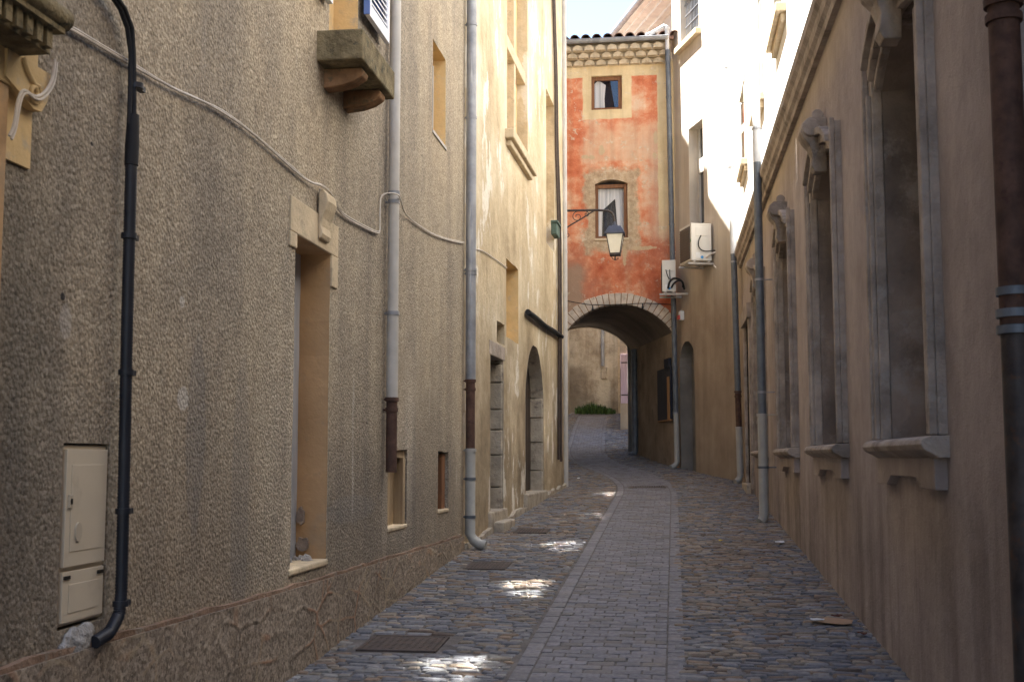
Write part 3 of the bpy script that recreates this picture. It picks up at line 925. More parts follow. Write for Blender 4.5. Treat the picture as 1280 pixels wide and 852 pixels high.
    n.tube([GB(1.2, 3.085, 0.17), GB(3.74, 3.085, 0.17)], 0.042, 12)
    GB.box(n, 1.2, 3.73, 3.05, 3.13, -0.02, 0.17)
    n.build("cornice", "stone_mossy", dc, smooth=True)
    n = MB()   # console with a raised scroll
    n.prism([(3.62, 2.955), (3.93, 2.955), (3.905, 2.91), (3.885, 2.85), (3.85, 2.805), (3.80, 2.80), (3.62, 2.86)], GB, 0.0, 0.042)
    pts = [GB(3.715, 2.955, 0.045), GB(3.725, 2.935, 0.045), GB(3.75, 2.91, 0.045), GB(3.79, 2.885, 0.045)]
    for i in range(26):
        a = 0.9 - i / 25 * 2.6 * math.pi
        r = 0.040 * (1 - i / 34)
        pts.append(GB(3.795 + r * math.cos(a), 2.855 + r * math.sin(a), 0.045))
    n.tube(pts, 0.009, 8)
    n.build("console", "ochre_pale", dc, smooth=True)
    # glazing of the plain upper windows, off to the top of the picture
    for h in upper:
        n = MB(); sheet(n, GB, h, -0.18); n.build("window", "glass", t)
    n = MB(); eaves_roof(n, -10, -2.22, G0 - 0.2, 12.62, GTOP + 0.1, 0.32)
    n.build("roof", "roof_tile", t)
grey_building()

# ------------------------------------------------------------------ cream building, left, middle distance
YB = Frame((-2.22, 12.63), (-1.98, 22.1), (1, -0.02534))
uy = YB.uy
def cream_building():
    t = thing("cream_building", (-2.1, 17.3, 0.8), "cream plastered building on the left with peeling walls, an arched doorway and a stone-jambed door", "building")
    win = rect(uy(15.52), uy(17.42), 5.92, 8.55)
    winb = rect(uy(19.55), uy(20.62), 5.15, 7.78)
    mid = rough_poly(rect(uy(15.46), uy(16.5), 3.17, 4.22), 0.01, 0.25, 5)
    hole = rough_poly(rect(uy(14.73), uy(15.34), 3.04, 3.31), 0.012, 0.15, 6)
    slit = rough_poly(rect(uy(14.28), uy(15.22), 0.95, 2.85), 0.012, 0.22, 7)
    ar = rough_poly(arch(uy(17.15), uy(19.1), 1.0, 2.55, 0.75, 16), 0.01, 0.25, 8)
    up = [rect(uy(15.6), uy(17.2), 9.8, 11.8), rect(uy(19.4), uy(20.6), 9.6, 11.6)]
    mb = MB()
    wall_face(mb, YB, [(0, 0), (YB.L, 0.4), (YB.L, 13.1), (0, 13.1)], [win, winb, mid, hole, slit, ar] + up)
    for h in (win, winb, hole): reveal(mb, YB, h, 0, -0.22)
    for h in up: reveal(mb, YB, h, 0, -0.2)
    e = YB(YB.L, 0, 0)
    mb.quad((-2.22, 12.64, 0), (-9, 12.64, 0), (-9, 12.64, 13.1), (-2.22, 12.64, 13.1))
    mb.quad(YB(YB.L, 0.4), (-2.42, 22.1, 0.4), (-2.42, 22.1, 13.1), YB(YB.L, 13.1))
    mb.quad((-2.42, 22.1, 0.4), (-2.42, 24.2, 0.4), (-2.42, 24.2, 13.1), (-2.42, 22.1, 13.1))
    mb.quad((-9, 12.64, 0), (-9, 24.2, 0), (-9, 24.2, 13.1), (-9, 12.64, 13.1))
    mb.build("wall", "cream_plaster", t)
    # tall blind window with cross bars
    n = MB(); sheet(n, YB, rect(uy(15.4), uy(17.5), 5.8, 8.7), -0.16)
    w = n.build("blind_window", "ochre_pale", t)
    n = MB()
    YB.box(n, uy(15.52), uy(17.42), 7.16, 7.34, -0.16, -0.03); YB.box(n, uy(16.40), uy(16.54), 5.92, 7.16, -0.16, -0.04); YB.box(n, uy(16.40), uy(16.54), 7.34, 8.55, -0.16, -0.04)
    n.build("mullion", "stone_pale", w, bevel=0.01)
    n = MB(); YB.box(n, uy(15.35), uy(17.6), 5.80, 5.93, -0.16, 0.12); YB.box(n, uy(15.45), uy(17.5), 5.72, 5.80, -0.02, 0.07)
    n.build("sill", "stone_pale", w, bevel=0.015)
    n = MB(); sheet(n, YB, rect(uy(19.5), uy(20.7), 5.1, 7.85), -0.18); w = n.build("blind_window", "ochre_pale", t)
    n = MB(); reveal(n, YB, mid, 0, -0.25); sheet(n, YB, rect(uy(15.4), uy(16.6), 3.1, 4.3), -0.22); w = n.build("blind_window", "ochre_pale", t)
    n = MB(); sheet(n, YB, rect(uy(14.7), uy(15.4), 3.0, 3.35), -0.2); n.build("vent_opening", "dark_gap", t)
    # narrow door with stone jambs
    n = MB(); reveal(n, YB, slit, 0.004, -0.05)
    rg = random.Random(11)
    z = 0.92
    jd = n.build("stone_doorway", "stone_block", t)
    n = MB()
    while z < 2.84:
        h = min(rg.uniform(0.22, 0.42), 2.86 - z)
        YB.box(n, uy(15.19) + rg.uniform(-0.02, 0.01), uy(15.40), z + 0.006, z + h - 0.006, -0.55, -0.012)
        z += h
    n.build("jamb", "stone_block", jd, bevel=0.015)
    n = MB(); YB.box(n, uy(14.2), uy(15.35), 2.845, 3.02, -0.4, 0.006); n.build("lintel", "stone_grey", jd, bevel=0.01)
    n = MB(); sheet(n, YB, rect(uy(14.2), uy(15.4), 0.7, 2.9), -0.42); n.build("door", "dark_door", jd)
    n = MB(); YB.box(n, uy(14.15), uy(15.3), 0.6, 0.965, -0.45, 0.05); YB.box(n, uy(14.3), uy(15.15), 0.5, 0.84, 0.0, 0.17); n.build("step", "stone_block", jd, bevel=0.02)
    # arched doorway
    n = MB(); reveal(n, YB, ar, 0.003, -0.12); ad = n.build("arched_doorway", "stone_block", t)
    n = MB()
    z = 1.0
    while z < 2.5:
        h = min(rg.uniform(0.28, 0.45), 2.56 - z)
        YB.box(n, uy(19.06) + rg.uniform(-0.02, 0.012), uy(19.3), z + 0.006, z + h - 0.006, -0.6, -0.012)
        z += h
    # voussoir soffit
    a_out = arch(uy(17.15), uy(19.1), 1.0, 2.55, 0.75, 16)[2:]
    for i in range(0, 9):
        p, q = a_out[i], a_out[i + 1]
        n.hexa([YB(p[0], p[1], -0.6), YB(q[0], q[1], -0.6), YB(q[0] + 0.1, q[1] + 0.18, -0.6), YB(p[0] + 0.18, p[1] + 0.08, -0.6),
                YB(p[0], p[1], -0.014), YB(q[0], q[1], -0.014), YB(q[0] + 0.1, q[1] + 0.18, -0.014), YB(p[0] + 0.18, p[1] + 0.08, -0.014)])
    n.build("jamb", "stone_block", ad, bevel=0.012)
    n = MB(); sheet(n, YB, rect(uy(17.0), uy(19.2), 0.9, 3.35), -0.215)
    for k in range(8): YB.box(n, uy(17.2) + 0.24 * k, uy(17.2) + 0.24 * k + 0.22, 1.1, 3.3, -0.214, -0.2)
    n.build("door", "dark_door", ad)
    n = MB(); YB.box(n, uy(17.0), uy(19.2), 0.7, 1.09, -0.45, 0.06); n.build("step", "stone_block", ad, bevel=0.02)
    # worn footing along the base
    n = MB()
    us = [YB.L * i / 40 for i in range(41)]
    poly = [(u, gz(-2.0, 12.63 + u) + 0.07 + rg.uniform(-0.03, 0.03)) for u in us] + [(u, gz(-2.0, 12.63 + u) - 0.2) for u in reversed(us)]
    n.prism(poly, YB, -0.02, 0.05)
    n.build("footing", "stone_block", t, bevel=0.01)
    for h in up:
        n = MB(); sheet(n, YB, h, -0.18); n.build("window", "glass", t)
    n = MB(); eaves_roof(n, -9, -2.1, 12.64, 24.2, 13.2, 0.3); n.build("roof", "roof_tile", t)
cream_building()

# ------------------------------------------------------------------ red house over the archway
RH = Frame((0, 26), (1, 26), (0, -1))
def red_house():
    t = thing("red_house", (-1.15, 26, 1.4), "narrow red limewashed house bridging the street above a stone arch", "house")
    cxa, half, zs, rise = -1.155, 1.17, 4.29, 0.64
    r = (half * half + rise * rise) / (2 * rise)
    a = math.asin(half / r)
    cz = zs + rise - r
    N = 22
    arc = [(cxa + r * math.sin(a - 2 * a * i / N), cz + r * math.cos(a - 2 * a * i / N)) for i in range(N + 1)]   # right to left
    XA, XB = -2.42, 0.12
    w1 = rough_poly(rect(-1.71, -1.03, 9.27, 10.04), 0.004, 0.3, 9)
    w2 = rough_poly(arch(-1.64, -0.93, 6.38, 7.60, 0.09, 8), 0.006, 0.3, 10)
    outer = [(XA, 1.0), (cxa - half, 1.0)] + arc[::-1] + [(cxa + half, 1.0), (XB, 1.0), (XB, 10.35), (XA, 10.35)]
    mb = MB()
    wall_face(mb, RH, outer, [w1, w2])
    for h in (w1, w2): reveal(mb, RH, h, 0, -0.16)
    mb.build("wall", "red_limewash", t)
    # voussoirs
    n = MB()
    rg = random.Random(8)
    ks = 23
    for i in range(ks):
        t0 = a * 1.0 - 2 * a * i / ks - 0.005
        t1 = a * 1.0 - 2 * a * (i + 1) / ks + 0.005
        ro = r + 0.25 + rg.uniform(-0.012, 0.012)
        p = [(r - 0.004, t0), (r - 0.004, t1), (ro, t1), (ro, t0)]
        pts = [(cxa + q * math.sin(tt), cz + q * math.cos(tt)) for q, tt in p]
        n.prism(pts, RH, -0.25, 0.012 + rg.uniform(0, 0.006))
    n.build("arch_stones", "arch_stone", t, bevel=0.012)
    n = MB()
    ring_ = [(cxa + (r + 0.235) * math.sin(a - 2 * a * i / N), cz + (r + 0.235) * math.cos(a - 2 * a * i / N)) for i in range(N + 1)]
    n.prism(arc + ring_[::-1], RH, -0.2, 0.007)
    n.build("arch_mortar", "terracotta_wood", t)
    # passage: vault and side walls, skewed to the left
    b0, b1 = 26.0, 30.6
    dx = -1.05
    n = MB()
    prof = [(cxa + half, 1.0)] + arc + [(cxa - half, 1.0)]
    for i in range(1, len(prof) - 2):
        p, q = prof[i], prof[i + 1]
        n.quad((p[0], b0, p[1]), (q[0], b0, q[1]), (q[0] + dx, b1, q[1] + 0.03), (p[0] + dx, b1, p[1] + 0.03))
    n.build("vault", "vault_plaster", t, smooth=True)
    n = MB()
    for s in (1, -1):
        x = cxa + s * half
        n.quad((x, b0, 0.8), (x + dx, b1, 0.8), (x + dx, b1, zs + 0.04), (x, b0, zs + 0.003))
    n.build("passage_wall", "passage_ochre", t)
    # grey end jamb and back wall of the house
    n = MB()
    n.box(cxa + half + dx - 0.10, cxa + half + dx + 0.4, b1 + 0.003, b1 + 0.7, 1.0, 4.7)
    n.build("end_jamb", "grey_jamb", t, bevel=0.01)
    BK = Frame((dx, b1 + 0.02), (dx + 1, b1 + 0.02), (0, 1))
    n = MB()
    wall_face(n, BK, outer, [])
    n.quad((XA, b0, 4.3), (XA + dx, b1, 4.3), (XA + dx, b1, 10.4), (XA, b0, 10.4))
    n.quad((XB, b0, 4.3), (XB + dx, b1, 4.3), (XB + dx, b1, 10.4), (XB, b0, 10.4))
    n.build("rear_wall", "weathered_plaster", t)
    # windows
    def window(u0, u1, z0, z1, name_mat, bar=None):
        n = MB()
        w = 0.065
        RH.box(n, u0, u0 + w, z0, z1, -0.13, -0.07); RH.box(n, u1 - w - 0.02, u1, z0, z1, -0.13, -0.07)
        RH.box(n, u0 + w, u1 - w - 0.02, z0, z0 + w, -0.13, -0.072); RH.box(n, u0 + w, u1 - w - 0.02, z1 - w - 0.02, z1, -0.13, -0.072)
        f = n.build("window", name_mat, t, bevel=0.006)
        n = MB(); RH.box(n, u0 + w, u1 - w - 0.02, z0 + w, z1 - w - 0.02, -0.118, -0.112)
        g = n.build("pane", "clear_glass", f)
        n = MB()
        m = 14
        a_, b_ = u0 + w * 0.5, u1 - w * 0.5
        lim = (z0, z1)
        if bar == 'upper':      # pale building mirrored in the upper pane, modelled as a slanting panel
            pts = [(a_, z0), (a_ + 0.26, z0), (a_ + 0.25, z0 + 0.3), (a_ + 0.28, z1 - 0.16), (a_ + 0.12, z1 - 0.04), (a_, z1 - 0.15)]
            n.prism(pts, RH, -0.20, -0.19)
        else:
            n.prism([(a_, z0), (a_ + 0.10, z0), (a_ + 0.12, z1 - 0.55), (a_ + 0.40, z1 - 0.3), (a_ + 0.46, z0), (b_, z0), (b_, z1), (a_, z1)], RH, -0.20, -0.19)  # lower pane: mirrored bright sky round a dark arch, cut as a panel
        n.build("pane_reflection", "pane_reflection", f)
        n = MB(); RH.box(n, u0 - 0.1, u1 + 0.1, z0 - 0.1, z1 + 0.1, -0.5, -0.42); n.build("room", "dark_room", f)
        return f
    window(-1.71, -1.03, 9.27, 10.04, "window_wood", 'upper')
    f = window(-1.64, -0.93, 6.38, 7.60, "window_wood", 'lower')
    n = MB(); RH.box(n, -1.66, -0.91, 6.33, 6.385, -0.15, 0.03); n.build("sill", "stone_pale", f, bevel=0.008)
    # genoise: three courses of half tiles bedded in mortar
    n = MB()
    n.box(XA, XB - 0.06, 25.995, 26.3, 10.34, 10.80)
    for i in range(3):
        z0 = 10.25 + i * 0.135
        n.box(XA + 0.02, XB - 0.08, 26 - (0.02 + 0.105 * i), 26.01, z0 + 0.001, z0 + 0.132)
    n.build("cornice_bed", "genoise", t)
    for i in range(3):
        n = MB()
        z0 = 10.25 + i * 0.135
        out = 0.115 + 0.105 * i
        x = XA + 0.06 + (0.126 if i % 2 else 0.0)
        while x < XB - 0.28:
            k = 12
            pts = [(x + 0.122 + 0.112 * math.cos(math.pi * j / k), z0 + 0.008 + 0.118 * math.sin(math.pi * j / k)) for j in range(k + 1)]
            n.prism(pts, lambda u_, z_, d_: (u_, 26 - d_, z_), 0.0, out)
            x += 0.252
        n.build("tile_cornice", "genoise", t, smooth=True, bevel=0.006)
    # roof
    n = MB()
    y0, y1, z0, sl = 25.66, 31.2, 10.72, 0.28
    x = XA + 0.02
    k = 8
    rg = random.Random(12)
    while x < XB + 0.02:
        yy = y0 + rg.uniform(-0.02, 0.02)
        jj = 0
        while yy < y1:
            L = 0.42
            vs_, fs = [], []
            for (ya, rr, lift) in ((yy, 0.105, 0.018), (yy + L + 0.05, 0.088, 0.0)):
                for q in (rr, rr - 0.016):
                    for j in range(k + 1):
                        th = math.pi * j / k
                        vs_.append((x + 0.11 + q * math.cos(th), ya, z0 + 0.05 + lift + (ya - y0) * sl + q * 0.95 * math.sin(th)))
            m_ = k + 1
            for j in range(k):
                fs += [(j, j + 1, m_ + j + 1, m_ + j), (2 * m_ + j, 2 * m_ + j + 1, 3 * m_ + j + 1, 3 * m_ + j), (j, j + 1, 2 * m_ + j + 1, 2 * m_ + j), (m_ + j, m_ + j + 1, 3 * m_ + j + 1, 3 * m_ + j)]
            n.add(vs_, fs)
            yy += L
        x += 0.243
    n.hexa([(XA, y0 + 0.02, z0 - 0.02), (XB, y0 + 0.02, z0 - 0.02), (XB, y1, z0 - 0.02 + (y1 - y0) * sl), (XA, y1, z0 - 0.02 + (y1 - y0) * sl),
            (XA, y0 + 0.02, z0 + 0.05), (XB, y0 + 0.02, z0 + 0.05), (XB, y1, z0 + 0.05 + (y1 - y0) * sl), (XA, y1, z0 + 0.05 + (y1 - y0) * sl)])
    n.build("roof", "roof_tile", t, smooth=True)
    # gutter: half round channel
    n = MB()
    vs_, fs = [], []
    k = 10
    for xx in (XA + 0.03, XB - 0.12):
        for rr in (0.07, 0.06):
            for j in range(k + 1):
                th = math.pi + math.pi * j / k
                vs_.append((xx, 25.64 + rr * math.cos(th), 10.745 + rr * math.sin(th)))
    m_ = k + 1
    for j in range(k):
        fs += [(j, j + 1, 2 * m_ + j + 1, 2 * m_ + j), (m_ + j, m_ + j + 1, 3 * m_ + j + 1, 3 * m_ + j), (j, j + 1, m_ + j + 1, m_ + j), (2 * m_ + j, 2 * m_ + j + 1, 3 * m_ + j + 1, 3 * m_ + j)]
    n.add(vs_, fs)
    n.tube([(XA + 0.03, 25.57, 10.748), (XB - 0.12, 25.57, 10.748)], 0.011, 8)
    gu = n.build("gutter", "zinc", t, smooth=True)
    # shutter and window on the passage wall
    PW = Frame((cxa + half, 26), (cxa + half + dx, b1), (-1, -0.228))
    n = MB(); PW.box(n, 0.02, 1.36, 2.43, 3.56, 0.02, 0.06); PW.box(n, 0.10, 0.55, 3.56, 3.75, 0.01, 0.08)
    sh = n.build("shutter", "navy_shutter", t, bevel=0.006)
    n = MB(); PW.box(n, 0.10, 0.30, 2.43, 3.35, 0.061, 0.075); PW.box(n, 0.02, 1.30, 2.40, 2.43, 0.02, 0.07); n.build("frame", "ochre_wood", sh)

m = M("clear_glass", 0.0, 0.5)
m.color((1, 1, 1))
m.b.inputs["Transmission Weight"].default_value = 1.0
m.b.inputs["IOR"].default_value = 1.45
MAT["clear_glass"] = m.m
red_house()

# ------------------------------------------------------------------ right building
RB = Frame((1.3, 0), (1.3, 10), (-1, 0))
RY0, RY1, RTOP = 4.70, 22.4, 13.0
def right_building():
    t = thing("brown_building", (1.3, 13, 0.6), "long right-hand building, brown render with carved tall windows below and sunlit white wall above", "building")
    wins = [(5.97, 7.70, 4.16), (9.25, 11.10, 4.20), (12.80, 14.58, 4.24), (16.90, 18.80, 4.28)]
    holes, outs = [], []
    mb = MB()
    for i, (a, b, zt) in enumerate(wins):
        h = arch(a + 0.14, b - 0.14, 1.70, zt - 0.28, 0.22, 12)
        holes.append(h)
    doorh = rect(20.25, 21.45, 1.0, 3.9)
    slit = rect(19.15, 19.45, 3.75, 4.35)
    wall_face(mb, RB, [(RY0, 0), (RY1, 0.7), (RY1, 5.08), (RY0, 5.08)], holes + [doorh, slit])
    reveal(mb, RB, slit, 0, -0.2)
    mb.quad((1.3, RY1, 0), (9, RY1, 0), (9, RY1, RTOP), (1.3, RY1, RTOP))
    mb.quad((1.3, RY0, 0), (9, RY0, 0), (9, RY0, RTOP), (1.3, RY0, RTOP))
    mb.quad((9, RY0, 0), (9, RY1, 0), (9, RY1, RTOP), (9, RY0, RTOP))
    mb.build("wall", "brown_render", t)
    n = MB(); sheet(n, RB, rect(19.1, 19.5, 3.7, 4.4), -0.18); n.build("slit_window", "dark_gap", t)
    rg = random.Random(21)
    for (a, b, zt), h in zip(wins, holes):
        n = MB()
        cu = (a + b) / 2
        for u0, u1, s in ((a, a + 0.14, 1), (b - 0.14, b, -1)):      # jambs with a raised inner bead
            RB.box(n, u0 + 0.0, u1, 1.71, zt - 0.02, -0.02, 0.045)
            q = (u1 - 0.05, u1 - 0.012) if s > 0 else (u0 + 0.012, u0 + 0.05)
            RB.box(n, q[0], q[1], 1.71, zt - 0.30, 0.045, 0.075)
            q = (u0, u0 + 0.04) if s > 0 else (u1 - 0.04, u1)
            RB.box(n, q[0], q[1], 1.71, zt, 0.045, 0.085)
        # arched head, three stepped mouldings
        ap = arch(a + 0.14, b - 0.14, 1.70, zt - 0.28, 0.22, 16)[2:]
        for k0, k1, d in ((0.004, 0.06, 0.03), (0.06, 0.13, 0.07), (0.13, 0.19, 0.11)):
            for p, q in zip(ap, ap[1:]):
                n.hexa([RB(p[0], p[1] + k0, -0.1), RB(q[0], q[1] + k0, -0.1), RB(q[0], q[1] + k1, -0.1), RB(p[0], p[1] + k1, -0.1),
                        RB(p[0], p[1] + k0, d), RB(q[0], q[1] + k0, d), RB(q[0], q[1] + k1, d), RB(p[0], p[1] + k1, d)])
        w = n.build("window", "stone_grey", t, bevel=0.008)
        # deep reveal and closed back
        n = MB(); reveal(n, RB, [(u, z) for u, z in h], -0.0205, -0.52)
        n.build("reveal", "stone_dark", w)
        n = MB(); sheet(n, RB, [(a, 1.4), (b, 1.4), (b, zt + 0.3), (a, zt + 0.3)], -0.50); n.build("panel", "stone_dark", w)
        # keystone: volute with a tapered tail
        n = MB()
        prof = [(0.0, zt - 0.22), (0.10, zt - 0.22), (0.125, zt - 0.17), (0.115, zt - 0.08), (0.14, zt + 0.0), (0.19, zt + 0.06), (0.215, zt + 0.12), (0.20, zt + 0.18), (0.15, zt + 0.225), (0.09, zt + 0.235), (0.0, zt + 0.22)]
        k = len(prof)
        A = [RB(cu - 0.075 - 0.16 * (z - zt + 0.22), z, d) for d, z in prof]; B = [RB(cu + 0.075 + 0.16 * (z - zt + 0.22), z, d) for d, z in prof]
        n.add(A + B, [(i, (i + 1) % k, k + (i + 1) % k, k + i) for i in range(k)] + [tuple(range(k)), tuple(range(k, 2 * k))])
        n.tube([RB(cu - 0.16, zt + 0.14, 0.13), RB(cu + 0.16, zt + 0.14, 0.13)], 0.075, 12)
        n.tube([RB(cu - 0.03, zt + 0.28, 0.06), RB(cu + 0.03, zt + 0.28, 0.06)], 0.05, 10)
        n.build("keystone", "stone_grey", w, bevel=0.008)
        # sill with a rounded nose
        n = MB()
        prof = [(-0.3, 1.715), (0.09, 1.705), (0.125, 1.69), (0.135, 1.665), (0.12, 1.64), (0.08, 1.62), (0.05, 1.60), (-0.02, 1.60)]
        k = len(prof)
        A = [RB(a - 0.03, z, d) for d, z in prof]; B = [RB(b + 0.03, z, d) for d, z in prof]
        n.add(A + B, [(i, (i + 1) % k, k + (i + 1) % k, k + i) for i in range(k)] + [tuple(range(k)), tuple(range(k, 2 * k))])
        n.build("sill", "stone_grey", w, bevel=0.006)
        n = MB()
        a1, b1 = a + 0.04, b - 0.02
        n.prism([(a1, 1.60), (a1, 1.445), (a1 + 0.33, 1.445), (a1 + 0.42, 1.475), (a1 + 0.48, 1.50), (b1 - 0.48, 1.50), (b1 - 0.42, 1.475), (b1 - 0.33, 1.445), (b1, 1.445), (b1, 1.60)], RB, -0.02, 0.06)
        n.build("apron", "brown_render", w, bevel=0.006)
    # far doorway with stone surround
    n = MB()
    for u in (20.0, 21.45): RB.box(n, u, u + 0.25, 0.9, 4.0, -0.02, 0.05)
    RB.box(n, 19.95, 21.75, 3.9, 4.15, -0.02, 0.08)
    d = n.build("doorway", "stone_grey", t, bevel=0.008)
    n = MB(); reveal(n, RB, doorh, -0.0, -0.3); sheet(n, RB, rect(20.2, 21.5, 0.9, 3.95), -0.28); n.build("door", "dark_door", d)
    n = MB(); RB.box(n, 20.2, 21.5, 0.8, 1.17, -0.3, 0.12); n.build("step", "stone_block", d, bevel=0.015)
    # string course
    n = MB()
    prof = [(-0.02, 5.08), (0.05, 5.08), (0.06, 5.13), (0.09, 5.16), (0.10, 5.23), (0.135, 5.27), (0.14, 5.345), (0.10, 5.36), (-0.02, 5.41)]
    k = len(prof)
    A = [RB(RY0 - 0.02, z - 0.10, d_) for d_, z in prof]; B = [RB(RY1 + 0.1, z + 0.04, d_) for d_, z in prof]
    n.add(A + B, [(i, (i + 1) % k, k + (i + 1) % k, k + i) for i in range(k)] + [tuple(range(k)), tuple(range(k, 2 * k))])
    n.build("string_course", "stone_grey", t)
    # sunlit upper wall
    cs = [7.95, 11.05, 13.85, 17.15, 20.85]
    up = []
    for c in cs:
        up.append(rect(c - 0.52, c + 0.52, 6.62, 7.95))
    up2 = [rect(c - 0.48, c + 0.48, 10.35, 11.7) for c in cs]
    mb = MB()
    wall_face(mb, RB, [(RY0, 5.0), (RY1, 5.08), (RY1, RTOP), (RY0, RTOP)], up + up2)
    for h in up + up2: reveal(mb, RB, h, 0, -0.2)
    mb.build("upper_wall", "white_render", t)
    for grp, z0, z1 in ((0, 6.62, 7.95), (1, 10.35, 11.7)):
        for c in cs:
            hw = 0.52 if grp == 0 else 0.48
            n = MB()
            for u0, u1 in ((c - hw - 0.15, c - hw), (c + hw, c + hw + 0.15)): RB.box(n, u0, u1, z0, z1, -0.02, 0.035)
            RB.box(n, c - hw - 0.15, c + hw + 0.15, z1, z1 + 0.18, -0.02, 0.05)
            w = n.build("upper_window", "white_trim", t, bevel=0.006)
            n = MB(); RB.box(n, c - hw - 0.2, c + hw + 0.2, z0 - 0.10, z0, -0.2, 0.12); RB.box(n, c - hw - 0.12, c + hw + 0.12, z0 - 0.20, z0 - 0.10, -0.02, 0.06)
            n.build("sill", "stone_pale", w, bevel=0.01)
            # casements tilted on purpose to steer the reflected sun along the street
            TL = 0.15
            def tb(n, u0, u1, za, zb, d0, d1):
                k0, k1 = TL * (u0 - c) - 0.05, TL * (u1 - c) - 0.05
                n.hexa([RB(u0, za, d0 + k0), RB(u1, za, d0 + k1), RB(u1, za, d1 + k1), RB(u0, za, d1 + k0), RB(u0, zb, d0 + k0), RB(u1, zb, d0 + k1), RB(u1, zb, d1 + k1), RB(u0, zb, d1 + k0)])
            n = MB()
            D0, D1 = -0.03, 0.015
            tb(n, c - hw, c - hw + 0.07, z0, z1, D0, D1); tb(n, c + hw - 0.07, c + hw, z0, z1, D0, D1); tb(n, c - 0.06, c + 0.06, z0, z1, D0, D1)
            for za, zb in ((z0, z0 + 0.22), ((z0 + z1) / 2 + 0.06, (z0 + z1) / 2 + 0.19), (z1 - 0.08, z1)):
                tb(n, c - hw + 0.07, c - 0.06, za, zb, D0, D1); tb(n, c + 0.06, c + hw - 0.07, za, zb, D0, D1)
            n.build("frame", "white_trim", w)
            n = MB(); tb(n, c - hw + 0.03, c + hw - 0.03, z0 + 0.03, z1 - 0.03, -0.012, 0.0); n.build("pane", "reflector_glass" if grp == 0 else "glass", w)
            n = MB(); sheet(n, RB, rect(c - hw - 0.05, c + hw + 0.05, z0 - 0.05, z1 + 0.05), -0.19); n.build("back_panel", "dark_room", w)
    n = MB(); eaves_roof(n, 9, 1.3, RY0 - 0.2, RY1 + 0.05, RTOP + 0.1, 0.45); n.build("roof", "roof_tile", t)
right_building()

